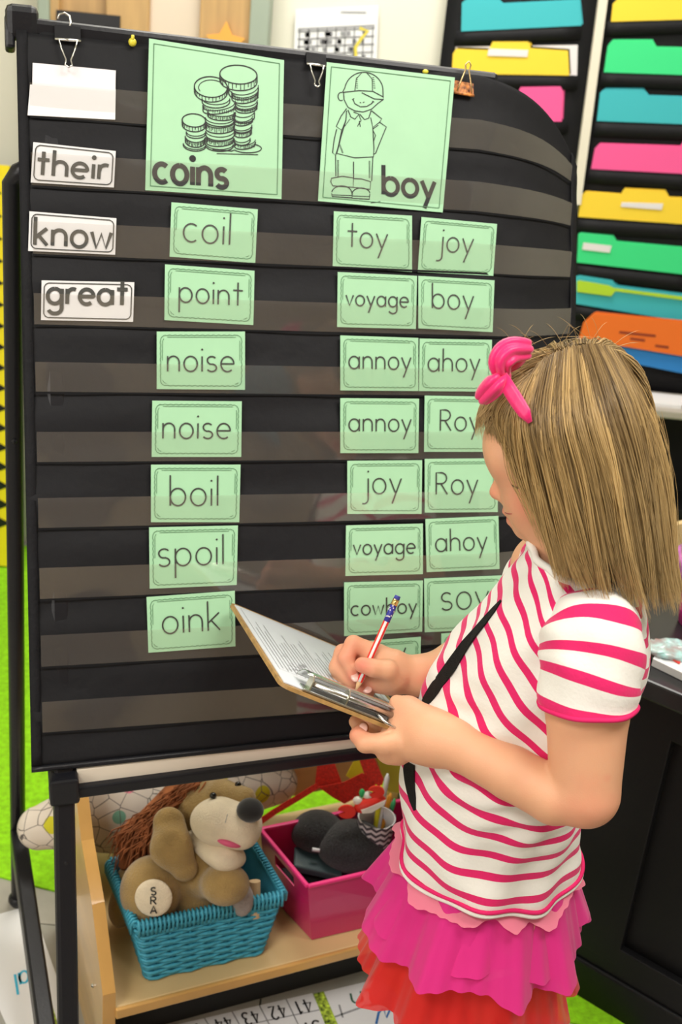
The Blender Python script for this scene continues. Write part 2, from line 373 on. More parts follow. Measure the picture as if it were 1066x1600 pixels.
folder('pink', [(770, 178), (772, 150), (808, 149), (814, 136), (876, 135), (880, 142), (878, 190), (776, 190)], 'pink file folder showing above the chart corner, third in the left wall chart', None, ('lime', [(824, 150), (870, 153), (870, 158), (824, 156)]))
folder('yellow', [(955, 34), (958, 6), (964, 0), (1150, 0), (1150, 28)], 'yellow file folder at the top of the right wall chart')
folder('green', [(944, 113), (950, 72), (956, 64), (1018, 64), (1024, 75), (1150, 78), (1150, 120)], 'green file folder without a tab sticker, second in the right wall chart')
folder('teal', [(933, 189), (938, 145), (945, 140), (1004, 140), (1012, 151), (1150, 155), (1150, 197)], 'plain teal file folder third in the right wall chart')
folder('pink', [(924, 264), (930, 232), (936, 226), (1062, 230), (1068, 222), (1150, 224), (1150, 276)], 'pink file folder fourth in the right wall chart')
folder('yellow', [(904, 339), (908, 306), (914, 301), (970, 305), (975, 296), (1038, 299), (1044, 310), (1150, 314), (1150, 356)], 'yellow file folder with a white sticker, fifth in the right wall chart', [(972, 316), (1037, 318), (1034, 328), (970, 323)])
folder('green', [(902, 410), (904, 366), (908, 363), (956, 368), (962, 379), (1150, 396), (1150, 438)], 'green file folder with a white sticker, sixth in the right wall chart', [(912, 379), (956, 384), (953, 395), (910, 390)])
folder('teal', [(896, 474), (900, 432), (906, 430), (958, 438), (964, 448), (1150, 472), (1150, 516)], 'teal file folder holding a lime sheet, seventh in the right wall chart', None, None)
g = G(); g.prism([wpt(x, y, .052) for x, y in [(902, 440), (906, 438), (952, 446), (960, 450), (1150, 474), (1150, 480), (962, 455), (955, 463), (902, 456)]], (0, .002, 0)); tag(g.out('paper_sheet', fold_mat('lime')), 'lime paper sheet tucked in front of the seventh folder of the right wall chart', 'paper', None)
folder('orange', [(925, 493), (930, 490), (1150, 512), (1150, 570), (905, 530), (912, 505)], 'bright orange booklet folder at the bottom of the right wall chart, above a blue one', None, None, .07)
g = G(); n = V3(0, -1, 0)
for a, b in (((968, 519), (1025, 525)), ((985, 529), (1008, 532)), ((1024, 540), (1045, 543))): g.ribbon([wpt(*a, .0712), wpt(*b, .0712)], .006, n)
g.out('printed_lines', mat('dark_red_ink', (.25, .03, .01), .7), bpy.data.objects['file_folder.010'])
folder('blue', [(900, 530), (1150, 562), (1150, 600), (990, 568)], 'blue folder at the very bottom of the right wall chart, below the orange one', None, None, .06)

# ------------------------------------------------------------------ black cabinet at the right, its things, the dark shelving behind it
b0 = onZ(937, 1568, 0); b1 = onZ(988, 1599, 0); cd = unit(b1 - b0); cn = V3(cd[1], -cd[0], 0)   # cd along the front, cn out of the front
if cn @ (CAM - b0) < 0: cn = -cn
b0 = b0 - cd * .20
tp = hit(1021, 1054, b0, cn); CZ = float(tp[2])
cab = thing('storage_cabinet', 'black storage cabinet with panelled front at the right edge, behind the girl', 'cabinet', b0 + cd * .4 - cn * .2)
bc = mat('black_laminate', (.007, .007, .008), .42, bump=.25, bscale=180, spec=.3)
g = G(); g.box(b0 + cd * .5 - cn * .22 + V3(0, 0, CZ / 2), cd * .5, cn * .21, V3(0, 0, CZ / 2 - .03), .003); g.out('body', bc, cab)
g = G(); g.box(b0 + cd * .5 - cn * .21 + V3(0, 0, CZ - .015), cd * .52, cn * .235, V3(0, 0, .016), .004); g.out('worktop', mat('black_worktop', (.02, .02, .022), .25), cab)
g = G(); g.box(b0 + cd * .5 + V3(0, 0, .038), cd * .5, cn * .014, V3(0, 0, .038), .004); g.out('plinth', bc, cab)
for a, b in ((0, .215), (.62, .66), (.96, 1)): g = G(); g.box(b0 + cd * (a + b) / 2 + V3(0, 0, CZ / 2 + .03), cd * (b - a) / 2, cn * .008, V3(0, 0, CZ / 2 - .07), .002); g.out('stile', bc, cab)
g = G(); g.box(b0 + cd * .5 + V3(0, 0, CZ - .06), cd * .46, cn * .0078, V3(0, 0, .03), .002); g.out('rail', bc, cab); g = G(); g.box(b0 + cd * .5 + V3(0, 0, .105), cd * .46, cn * .0078, V3(0, 0, .028), .002); g.out('rail', bc, cab)
TZ = CZ + .002
# papers, packet, pouch on the cabinet
g = G(); g.prism([onZ(1018, 1040, TZ), onZ(1075, 1068, TZ), onZ(1110, 1030, TZ), onZ(1040, 1008, TZ)], (0, 0, .012)); tag(g.out('paper_stack', PAPER), 'stack of white paper on the black cabinet top', 'paper')
g = G(); g.prism([onZ(1048, 1030, TZ + .013), onZ(1062, 1038, TZ + .013), onZ(1064, 1033, TZ + .013), onZ(1050, 1026, TZ + .013)], (0, 0, .001)); tag(g.out('price_tag', mat('red_card', (.8, .04, .03), .6)), 'tiny red slip lying on the white paper stack', 'card')
c = onZ(1052, 1012, TZ + .02)
g = G()
g.ball(c - V3(0, 0, .004), (.048, .030, .011), 26, 14); g.v = [(x + .002 * math.sin(x * 900 + y * 300), y + .002 * math.sin(z * 700 + x * 400), z + .0025 * math.sin(x * 500) * math.cos(y * 430)) for x, y, z in g.v]
tag(g.out('candy_bag', mat('pastel_wrap', (.80, .42, .40), .15, noise=.5, nscale=38, col2=(.35, .75, .70)), smooth=True), 'crinkled pastel packet on the white papers by the cabinet edge', 'packet')
c = onZ(1062, 985, TZ)
g = G(); g.tube([c + V3(.036, .03, z) for z in (0, .03, .06, .09, .11)], [.03, .034, .036, .036, .034], 20); tag(g.out('plastic_cup', mat('magenta_plastic', (.75, .02, .30), .35), smooth=True), 'magenta plastic tub behind the papers, beside the girl\'s hair ends', 'tub')
c = onZ(1060, 900, TZ + .1)
g = G(); g.ball(c + V3(.034, .06, .0), (.03, .03, .035), 18, 12); tag(g.out('purple_ball', mat('violet_fluff', (.35, .08, .55), .8, noise=.6, nscale=40, col2=(.9, .2, .5)), smooth=True), 'violet and pink pompom ball standing above the magenta tub', 'ball')
g = G(); g.prism([onZ(1000, 990, .62), onZ(1020, 1005, .62), onZ(1066, 950, .62), onZ(1050, 935, .62)], (0, 0, .02)); 
# dark shelving along the wall, below the file charts
SY = 2.79
sh = thing('bookcase', 'long black bookcase under the right file chart, mostly behind the girl', 'bookcase', (1.25, SY, 0))
ztop = float(onY(1040, 652, SY)[2])
x0 = float(onY(905, 700, SY)[0])
g = G(); g.box((x0 + .8, SY + .165, ztop / 2), (.8, 0, 0), (0, .01, 0), (0, 0, ztop / 2)); g.out('back_panel', bc, sh)
for x in (x0 + .01, x0 + .8, x0 + 1.59): g = G(); g.box((x, SY + .08, ztop / 2), (.012, 0, 0), (0, .08, 0), (0, 0, ztop / 2), .002); g.out('side_panel', bc, sh)
for z in (.08, .38): g = G(); g.box((x0 + .8, SY + .08, z), (.79, 0, 0), (0, .078, 0), (0, 0, .01), .002); g.out('shelf', bc, sh)
g = G(); g.box((x0 + .8, SY + .08, ztop + .01), (.83, 0, 0), (0, .09, 0), (0, 0, .011), .004); g.out('worktop', mat('grey_laminate', (.45, .41, .36), .4), sh)
g = G(); a = V3(float(onY(1045, 632, SY)[0]), SY + .07, ztop + .022); g.box(a, (.06, 0, 0), (.02, .05, 0), (0, 0, .008), .001); tag(g.out('paper_stack', PAPER), 'white papers on the grey top of the bookcase', 'paper')
# pale wooden chair back between bookcase and cabinet
c = onY(1066, 900, 1.95)
ch = thing('wooden_chair', 'pale wooden chair with a rounded back, at the right edge behind the hair', 'chair', (c[0] + .11, 1.95, 0))
g = G(); zc = float(onY(1060, 800, 1.95)[2]); xc = float(c[0]) + .11
pts = [(xc - .17, 1.95, zc - .17)] + [(xc + .17 * -math.cos(t), 1.95, zc - .06 + .06 * math.sin(t)) for t in [math.pi * i / 10 for i in range(11)]] + [(xc + .17, 1.95, zc - .17)]
g.prism(pts, (0, .015, 0)); pw = mat('pale_maple', (.72, .52, .26), .4); g.out('backrest', pw, ch)
g = G(); g.box((xc, 2.12, zc - .3), (.18, 0, 0), (0, .17, 0), (0, 0, .012), .008); g.out('seat', pw, ch)
for i in (-1, 1):
    for j, zt_ in ((1.957, zc - .1), (2.26, zc - .31)):
        g = G(); g.tube([(xc + i * .15, j, 0), (xc + i * .15, j, zt_)], .012, 10); g.out('leg', BLK, ch, True)

# unseen colour panels added behind the camera to be mirrored in the vinyl pockets
for k, (x, z, w, h, c, cn_) in enumerate(((-1.4, 1.5, .5, .4, (.75, .5, .04), 'mustard yellow'), (-.5, 1.3, .35, .5, (.12, .10, .08), 'dark brown'), (.1, 1.7, .3, .35, (.7, .45, .05), 'amber'), (.75, 1.35, .3, .5, (.15, .12, .10), 'dull brown'), (1.5, 1.5, .4, .4, (.10, .25, .35), 'slate blue'), (-1.0, .7, .5, .3, (.10, .07, .05), 'low chocolate brown'), (.6, .55, .7, .3, (.08, .06, .05), 'low near-black'))):
    g = G(); g.box((x, -1.59, z), (w / 2, 0, 0), (0, .01, 0), (0, 0, h / 2), .004); tag(g.out('flat_board', mat('panel_%d' % k, c, .6)), cn_ + ' panel added behind the camera for the vinyl pockets to mirror', 'board', 'added reflection panels behind the camera')
# ================================================================== EASEL AND POCKET CHART
d_ = ray(6584, 676); CD = unit(d_ * V3(1, 1, 0)); CB = V3(-CD[1], CD[0], 0)
AL = math.radians(20); CU = math.cos(AL) * V3(0, 0, 1) + math.sin(AL) * CB; CN = np.cross(CD, CU)
CP0 = onY(60, 1205, 1.12)
def CH(x, y, off=0.): return hit(x, y, CP0 + CN * off, CN)
def uv(x, y): p = CH(x, y) - CP0; return float(p @ CD), float(p @ CU)
UT, VT = uv(25, 47)
UC, VC = uv(748, 124)                       # last point held by the top rail
UE = uv(902, 400)[0] + .024
def CS(u, v, off=0.):
    """point of the hanging cloth: flat on the frame, sagging back past it"""
    p = CP0 + CD * u + CU * v + CN * off
    if u > UC:
        t = (u - UC) / (UE - UC)
        w = (v / VT)
        p = p + CB * .045 * t * t - CD * .004 * t * t
        p = p - CU * ((w ** 5) * .030 * t + (w ** 9) * .085 * t ** 3)
    return p
easel = thing('easel', 'black tubular classroom easel that carries the pocket chart', 'easel', CP0 * V3(1, 1, 0) + V3(.25, .1, 0))
def down(u, off):    # frame line continued to the floor
    p = CP0 + CD * u + CN * off; t = p[2] / CU[2]; return p - CU * t
for u in (.030, .645):
    g = G(); of = -.016 if u < .1 else -.042; a = down(u, of); b = CP0 + CD * u + CU * (VT + (.004 if u < .1 else -.07)) + CN * of
    g.bar(a, b, .030, .026, CD, .006); g.out('front_post', BLK, easel)
    for k, v in enumerate((-.12, -.33)):
        g = G(); c = CP0 + CD * u + CU * v - CN * .0028; g.ball(c, (.004, .002, .004), 10, 6); g.out('rivet', STEEL if k else BLK, easel)
top = VT + .010
g = G(); a = CP0 + CD * (UT - .004) + CU * top - CN * .014; b = CP0 + CD * (UC + .03) + CU * (VC + .004) - CN * .014; g.bar(a, b, .026, .022, (0, 0, 1), .006); g.out('top_rail', BLK, easel)
g = G(); g.bar(a - CD * .008 + CU * .004, a + CD * .03 + CU * .004, .034, .04, (0, 0, 1), .008); g.bar(a - CD * .003 - CU * .03, a - CD * .003 + CU * .01, .022, .012, CD, .004); g.out('corner_cap', BLK, easel)
g = G(); (ua, va), (ub, vb) = uv(88, 1241), uv(533, 1182); RL = lambda u: CP0 + CD * u + CU * (va + (vb - va) * (u - ua) / (ub - ua)); g.bar(RL(.012) - CN * .008, RL(.665) - CN * .008, .018, .016, (0, 0, 1), .003); g.out('lower_rail', BLK, easel)
g = G(); g.bar(RL(.012) + CU * .008 - CN * .006, RL(.048) + CU * .008 - CN * .006, .036, .036, (0, 0, 1), .004); g.out('corner_bracket', BLK, easel)
g = G(); (ua, va), (ub, vb) = uv(95, 1217), uv(533, 1164); RL2 = lambda u: CP0 + CD * u + CU * (va + (vb - va) * (u - ua) / (ub - ua)); g.bar(RL2(.046) - CN * .008, RL2(.63) - CN * .008, .010, .024, (0, 0, 1), .002); g.out('board_edge', mat('cream_laminate', (.78, .70, .58), .45), easel)
g = G(); g.box(CP0 + CD * .315 + CU * (VT / 2) - CN * .036, CD * .27, CU * (VT / 2), CN * .003); g.out('board', mat('dark_board', (.02, .02, .022), .7), easel)
# rear legs, leaning out behind, with the low side rails
for s, (tp_, ft) in enumerate((((19, 285), (29, 1412)), ((19, 285), (29, 1412)))):
    ft3 = onZ(*ft, 0); tp3 = onY(*tp_, 1.40)
    if s: ft3 = ft3 + CD * .70; tp3 = tp3 + CD * .66
    g = G(); kx = unit(tp3 - ft3); g.tube([ft3, ft3 + (tp3 - ft3) * .5, tp3, tp3 + kx * .012 + CD * .008 - CB * .004, tp3 + kx * .02 + CD * .022 - CB * .01], .0125, 12); g.out('rear_leg', BLK, easel, True)
    g = G(); g.ball(ft3 + V3(0, 0, .012), (.018, .018, .013), 12, 8); g.out('rubber_foot', BLK, easel, True)
    ra = ft3 + (tp3 - ft3) * .13; rb = down(.03 if s == 0 else .645, -.016) + CU * .05
    g = G(); g.bar(ra, rb, .026, .05, (0, 0, 1), .004); g.out('side_rail', BLK, easel)
    g = G(); g.ball(tp3 - kx * .35 - CB * .012, .004, 8, 6); g.out('rivet', BLK, easel)
# ---- the chart
chart = thing('pocket_chart', 'black nylon pocket chart with ten clear pocket rows, hung on the easel', 'pocket chart', CP0 + CD * .3)
us = [UT * (1 - i / 40) + UC * i / 40 for i in range(41)] + [UC + (UE - UC) * i / 14 for i in range(1, 15)]
def wob(u, v): return .0010 * math.sin(u * 34 + v * 22) + .0009 * math.sin(u * 13 - v * 71) + .0005 * math.sin(v * 120 + u * 5)
V0 = lambda u: .007 + .024 * max(u, 0)
P = [[CS(u, V0(u) + (VT - V0(u)) * j / 120 - .002, wob(u, VT * j / 120) - .001) for u in us] for j in range(121)]
grid('backing_cloth', P, BLKF, chart, thick=.0014)
for a, b in ((UT, UT + .012), (UE - .012, UE)):
    grid('side_hem', [[CS(a + (b - a) * i / 2, V0(a) + (VT - V0(a)) * j / 60, .0016 + .0006 * math.sin(j * 1.3)) for i in range(3)] for j in range(61)], mat('black_hem', (.010, .010, .012), .7, bump=.6, bscale=150, spec=.2), chart, thick=.001)
g = G(); g.tube([CS(u, V0(u) - .004, .001) for u in us[:-1]], .004, 10); g.out('bottom_rod', BLK, chart, True)
STRIPS = [(132, 182), (240, 290), (347, 397), (459, 507), (566, 612), (675, 722), (778, 825), (887, 936), (992, 1042), (1096, 1145)]
VIN = clear_vinyl()
ss = [UT + .014 + (UE - .014 - UT - .014) * i / 60 for i in range(61)]
SV = []
for k, (a, b) in enumerate(STRIPS):
    va, vb = uv(48, a)[1], uv(48, b)[1]; SV.append((va, vb))
    ph = k * 1.7
    P = [[CS(u, vb + (va - vb) * t / 4, .0034 + .0044 * (t / 4) + .0006 * math.sin(u * 23 + ph) * t / 4) for u in ss] for t in range(5)]
    grid('clear_pocket', P, VIN, chart)
    g = G(); L = [CS(u, vb - .001, .0034) for u in ss]; g.ribbon(L, .0026, CN); g.out('seam', mat('black_binding', (.006, .006, .007), .8, spec=.2), chart)
    

# ---- the cards in it
GRN = mat('mint_card', (.40, .70, .44), .42, noise=.03, nscale=20, coat=.25)
WHT = mat('white_card', (.80, .79, .80), .35, coat=.3)
INKG = mat('grey_black_print', (.045, .045, .04), .5); EDG = mat('green_print', (.09, .22, .11), .6)
def cardroot(name, label, px, cat='card', group=None):
    q = [CH(x, y, o_f) for (x, y), o_f in zip(px, (.0066, .0066, .0030, .0030) if name != 'picture_card' else (.0135, .0135, .0036, .0036))]; base = (q[3] + q[2]) / 2
    return thing(name, label, cat, base, group), q
def rim(g, q, inset, w, wavy=0, dash=0):
    """border line a little inside a card"""
    ex, ey = unit(q[1] - q[0]), unit(q[3] - q[0]); W, H = np.linalg.norm(q[1] - q[0]), np.linalg.norm(q[3] - q[0]); i = inset; r = .006
    loop = []
    def seg(a, b, nrm):
        L = math.hypot(b[0] - a[0], b[1] - a[1]); n = max(2, int(L / .0016)) if wavy else 2
        for k in range(n):
            t = k / n; s = wavy * math.sin(k * 1.5); loop.append((a[0] + (b[0] - a[0]) * t + nrm[0] * s, a[1] + (b[1] - a[1]) * t + nrm[1] * s))
    seg((i + r, i), (W - i - r, i), (0, 1)); loop += [(W - i - r + r * math.sin(t), i + r - r * math.cos(t)) for t in (.2, .8, 1.3)]
    seg((W - i, i + r), (W - i, H - i - r), (1, 0)); loop += [(W - i - r + r * math.cos(t), H - i - r + r * math.sin(t)) for t in (.2, .8, 1.3)]
    seg((W - i - r, H - i), (i + r, H - i), (0, 1)); loop += [(i + r - r * math.sin(t), H - i - r + r * math.cos(t)) for t in (.2, .8, 1.3)]
    seg((i, H - i - r), (i, i + r), (1, 0)); loop += [(i + r - r * math.cos(t), i + r - r * math.sin(t)) for t in (.2, .8, 1.3)]
    P = [(q[0] * (1 - a / W) + q[1] * (a / W)) * (1 - b / H) + (q[3] * (1 - a / W) + q[2] * (a / W)) * (b / H) for a, b in loop]
    if dash:
        for k in range(0, len(P) - 3, 4): g.ribbon(P[k:k + 3], w, CN, .0009)
    else: g.ribbon(P, w, CN, .0009, closed=True)
def wordcard(word, px, label, x0=.12, x1=.86, base=.66, mt=GRN, wd=.0019, xh=None, green=True, xs=1.0, extra_print=None):
    root, q = cardroot('word_card', label, px, 'word card', 'green word cards' if green else 'white word cards')
    g = G(); g.prism(q, -CN * .0007); g.out('card_sheet', mt, root)
    W = np.linalg.norm(q[1] - q[0]); ex = unit(q[1] - q[0]); ey = unit(q[0] - q[3])
    st, L = word_strokes(word, .20)
    a = quadp(q, x0, base); b = quadp(q, x1, base); w = b - a
    s = np.linalg.norm(w) / L * xs
    g = G(); write(g, word, a, w, ey * s, wd, CN, .0010, .20); g.out('printed_word', INKG, root)
    g = G()
    if green: rim(g, q, .0045, .0007, .0005); rim(g, q, .0068, .0006, 0, 1)
    else: rim(g, q, .003, .0012)
    g.out('printed_border', EDG if green else INKG, root)
    return root
T = wordcard
T('their', [(52, 222), (181, 236), (178, 293), (48, 285)], 'white word card reading "their", the top word in the left column', .06, .92, .80, WHT, .0042, green=False, xs=.84)
T('know', [(46, 330), (182, 341), (180, 398), (44, 392)], 'white word card reading "know" in the left column', .06, .95, .84, WHT, .0042, green=False, xs=.92)
T('great', [(65, 438), (210, 441), (208, 503), (64, 500)], 'white word card reading "great" in the left column', .06, .93, .58, WHT, .0046, green=False, xs=.95)
T('coil', [(268, 316), (403, 327), (399, 411), (265, 401)], 'green word card reading "coil" under the coins picture', .14, .70, .70)
T('point', [(258, 413), (398, 423), (396, 508), (257, 500)], 'green word card reading "point" under the coil card', .15, .87, .66)
T('noise', [(245, 518), (383, 518), (383, 609), (245, 608)], 'green word card reading "noise", the upper of two', .11, .88, .69)
T('noise', [(238, 626), (378, 627), (377, 714), (237, 714)], 'green word card reading "noise", the lower of two', .11, .88, .67)
T('boil', [(236, 726), (376, 726), (374, 816), (236, 816)], 'green word card reading "boil"', .20, .76, .71)
T('spoil', [(233, 824), (372, 821), (370, 914), (234, 920)], 'green word card reading "spoil"', .09, .85, .64)
T('oink', [(229, 933), (367, 923), (368, 1010), (232, 1020)], 'green word card reading "oink" touching the clipboard corner', .16, .83, .68)
T('toy', [(522, 330), (644, 337), (644, 425), (520, 417)], 'green word card reading "toy" below the boy picture', .17, .68, .62)
T('joy', [(659, 339), (777, 350), (771, 431), (653, 425)], 'green word card reading "joy" in the top row at the right', .24, .70, .60)
T('voyage', [(528, 425), (652, 431), (650, 514), (527, 511)], 'green word card reading "voyage" in the second row, left of "boy"', .10, .90, .60)
T('boy', [(654, 431), (773, 438), (770, 519), (654, 513)], 'green word card reading "boy" in the second row at the right', .17, .73, .60)
T('annoy', [(532, 524), (654, 528), (654, 611), (532, 610)], 'green word card reading "annoy", the upper of two', .10, .90, .60)
T('ahoy', [(656, 529), (769, 531), (768, 612), (655, 611)], 'green word card reading "ahoy" right of the upper annoy card', .11, .83, .62)
T('annoy', [(532, 622), (655, 623), (654, 708), (532, 708)], 'green word card reading "annoy", the lower of two', .10, .90, .60)
T('Roy', [(664, 618), (778, 620), (778, 706), (663, 706)], 'green word card reading "Roy" beside the girl\'s forehead, upper of two', .20, .75, .62)
T('joy', [(543, 720), (660, 719), (659, 803), (543, 803)], 'green word card reading "joy" in the fifth row, left of "Roy"', .21, .72, .62)
T('Roy', [(664, 717), (778, 716), (778, 800), (664, 801)], 'green word card reading "Roy" beside the girl\'s nose, lower of two', .14, .72, .66)
T('voyage', [(541, 821), (661, 818), (661, 897), (540, 900)], 'green word card reading "voyage" in the sixth row, left of "ahoy"', .09, .90, .58)
T('ahoy', [(665, 811), (779, 806), (781, 889), (667, 894)], 'green word card reading "ahoy" beside the girl\'s collar', .12, .83, .62)
T('cowboy', [(538, 910), (661, 907), (660, 987), (538, 994)], 'green word card reading "cowboy" behind the pencil', .08, .92, .62, xs=.95)
T('soy', [(663, 904), (785, 899), (785, 982), (664, 988)], 'green word card reading "soy" partly behind the girl\'s shirt', .20, .82, .60)
T('toy', [(540, 1004), (658, 995), (656, 1078), (540, 1084)], 'green word card behind the writing hand, below the cowboy card', .16, .80, .50)
T('joy', [(690, 990), (800, 982), (800, 1060), (690, 1068)], 'green word card behind the girl\'s chest, its corner showing under the soy card', .2, .75, .60)
# blank white stack, two leaves
for k, (px, lb_) in enumerate((([(51, 98), (181, 110), (180, 168), (50, 160)], 'blank white card stack, rear sheets, hanging under the left clip'), ([(47, 132), (181, 140), (180, 187), (43, 180)], 'blank white card in the top left pocket, front of the stack'))):
    q = [CH(x, y, .0026 + .0022 * k) for x, y in px]; g = G(); g.prism(q, -CN * .0016)
    tag(g.out('blank_card', mat('white_card_b', (.80, .76, .79), .4) if k == 0 else WHT), lb_, 'card')
# big picture cards
def bigcard(px, label):
    root, q = cardroot('picture_card', label, px, 'picture card', 'large green picture cards')
    g = G(); g.prism(q, -CN * .0008); g.out('card_sheet', GRN, root)
    g = G(); rr = [quadp(q, s, t) for s, t in ((.035, .03), (.965, .03), (.965, .97), (.035, .97))]; g.ribbon(rr, .0012, CN, .0008, closed=True); g.out('printed_border', EDG, root)
    return root, q
def onq(x, y): n = unit(np.cross(q[1] - q[0], q[3] - q[0])); n = n if n @ CN > 0 else -n; return hit(x, y, q[0] + n * .0006, n)
def inkpoly(g, pts, fx, w=.0011, closed=False): g.ribbon([onq(*fx(a, b)) for a, b in pts], w, CN, 0, closed)
root, q = bigcard([(233, 60), (444, 94), (440, 311), (227, 297)], 'large green picture card with stacked coins, reading "coins"')
fx = lambda a, b: (220 + a / 4.635, 50 + b / 4.635)
g = G()
def el(cx, cy, rx, ry, a0=0, a1=360, n=26, rot=0): 
    c, s = math.cos(math.radians(rot)), math.sin(math.radians(rot))
    return [(cx + (x - cx) * c - (y - cy) * s, cy + (x - cx) * s + (y - cy) * c) for x, y in arc(cx, cy, rx, ry, a0, a1, n)]
def coin(cx, cy, rx, ry, th, rot=4, n=14, full=False, hatch=True):
    if full: inkpoly(g, el(cx, cy, rx, ry, 0, 360, 34, rot), fx, .0014, True)
    inkpoly(g, [(cx - rx, cy)] + el(cx, cy + th, rx, ry, 180, 0, 18, rot) + [(cx + rx, cy + rx * .07)], fx, .0013)
    if not full: inkpoly(g, el(cx, cy, rx, ry, 180, 0, 18, rot), fx, .0010)
    if hatch:
        for k in range(n):
            t = math.radians(172 - 164 * k / (n - 1)); x = cx + rx * math.cos(t); y = cy + ry * math.sin(t) + (x - cx) * .07
            inkpoly(g, [(x, y), (x - 2 + 3 * (k % 2), y + th * (.9 if k % 3 else .6))], fx, .0008)
coin(708, 308, 135, 68, 48, full=True); coin(745, 395, 108, 60, 36, -6, hatch=False); coin(755, 430, 96, 46, 40, -8, 18); coin(765, 500, 80, 40, 30, -5, hatch=False)
coin(765, 525, 78, 34, 28, -6, 12); coin(750, 580, 74, 38, 42, -6, hatch=False); coin(745, 620, 66, 30, 28, -10, 14); coin(740, 680, 66, 34, 20, -8, hatch=False); coin(740, 700, 62, 28, 36, -6, 12); coin(735, 770, 58, 30, 20, -4, hatch=False); coin(755, 790, 76, 30, 28, -8, 16)
coin(508, 398, 120, 75, 34, full=True); inkpoly(g, el(515, 405, 96, 58, 150, 330, 18, 4), fx, .0009)
coin(545, 480, 100, 46, 24, 0, hatch=False); coin(565, 530, 115, 36, 26, -8, 20); coin(585, 575, 100, 36, 30, 2, 22); coin(572, 620, 104, 44, 20, 2, hatch=False); coin(575, 655, 104, 40, 40, -2, 20); coin(575, 715, 104, 46, 26, 0, hatch=False); coin(575, 760, 98, 34, 34, -4, 22); coin(570, 810, 100, 40, 14, 2, hatch=False)
coin(385, 640, 85, 48, 34, full=True, n=12); coin(400, 720, 70, 34, 16, 0, hatch=False); coin(395, 755, 72, 44, 36, 4, 20); coin(390, 810, 82, 40, 12, 4, hatch=False)
inkpoly(g, [(520, 850), (660, 862)] + el(770, 840, 105, 34, 150, -60, 14, 2), fx); inkpoly(g, [(550, 880), (700, 884), (850, 888)], fx, .0009)
g.out('coin_drawing', INK, root)
g = G(); a, b = onq(*fx(95, 1082)), onq(*fx(630, 1128)); up = onq(*fx(95, 950)) - a; write(g, 'coins', a, b - a, up, .0062, CN, 0, .22); g.out('printed_word', INK, root)
root, q = bigcard([(511, 97), (711, 121), (692, 332), (497, 314)], 'large green picture card with a child in a cap, reading "boy"')
fx = lambda a, b: (490 + a / 4.635, 80 + b / 4.635)
g = G(); K = lambda pts, w=.0012, c=False: inkpoly(g, pts, fx, w, c)
K([(210, 298)] + el(365, 290, 140, 138, 190, 350, 22) + [(505, 330)]); K([(212, 298), (330, 285), (430, 290), (505, 330), (508, 350), (440, 345), (350, 300)])
K([(350, 155), (310, 200), (300, 285)], .0009); K([(385, 155), (425, 200), (428, 285)], .0009)
K([(218, 300), (222, 350), (250, 405), (300, 432), (360, 440), (420, 420), (470, 375), (505, 350)]); K(el(200, 328, 22, 30, 60, 290, 12))
K([(285, 345), (300, 380), (340, 402), (385, 400), (420, 380), (435, 362)], .0012); K([(335, 370), (345, 374)], .001); K([(358, 372), (370, 368)], .001); K([(280, 350), (296, 342)], .0009); K([(425, 362), (440, 368)], .0009)
K([(250, 425), (270, 475), (300, 492), (330, 455), (290, 440)]); K([(335, 455), (370, 495), (400, 485), (418, 430)]); K([(330, 462), (345, 500), (318, 545)], .001); K([(332, 505), (340, 548)], .001)
K([(240, 415), (200, 470), (165, 545), (205, 572), (235, 500), (240, 430)]); K([(420, 430), (495, 490), (478, 515), (430, 552), (415, 480)])
K([(235, 500), (205, 600), (170, 740), (300, 772), (435, 765), (438, 700), (430, 552)]); K([(168, 565), (150, 640), (138, 735), (160, 755), (180, 690), (205, 572)])
K([(480, 515), (528, 548), (490, 640), (450, 740), (438, 745)]); K([(435, 560), (470, 535)], .001); K([(432, 575), (450, 610), (436, 650)], .001)
K([(160, 755), (162, 905)]); K([(430, 765), (422, 940)]); K([(290, 800), (290, 915)]); K([(130, 920), (210, 905), (290, 918), (288, 985), (140, 975), (125, 945)], c=True); K([(292, 922), (350, 925), (415, 945), (410, 1000), (288, 985)])
K(el(205, 1025, 72, 50, 185, 355, 14)); K([(132, 1030), (135, 1052), (278, 1062), (278, 1020)]); K(el(345, 1032, 64, 42, 185, 355, 14)); K([(282, 1030), (280, 1065), (405, 1072), (408, 1035)]); K([(135, 1040), (275, 1045)], .0009); K([(285, 1048), (405, 1052)], .0009); K([(415, 1098), (450, 1095), (485, 1088)], .001)
for k in range(14): a = 790 + k * 9; K([(172, a), (184, a + 2)], .0007); K([(400, a + 6), (412, a + 8)], .0007)
for k in range(8): K([(230 + k * 5, 500 - k * 7 + 40), (224 + k * 5, 506 - k * 7 + 40)], .0007); K([(185 + k * 3, 680 + k * 8), (196 + k * 3, 676 + k * 8)], .0007)
for k in range(6): K([(310, 190 + k * 15), (322, 192 + k * 15)], .0007); K([(425 + k * 2, 190 + k * 15), (440 + k * 2, 192 + k * 15)], .0007)
g.out('child_drawing', INK, root)
g = G(); a, b = onq(*fx(500, 1035)), onq(*fx(880, 1065)); up = onq(*fx(640, 930)) - onq(*fx(640, 1050)); write(g, 'boy', a, b - a, up, .0056, CN, 0, .20); g.out('printed_word', INK, root)

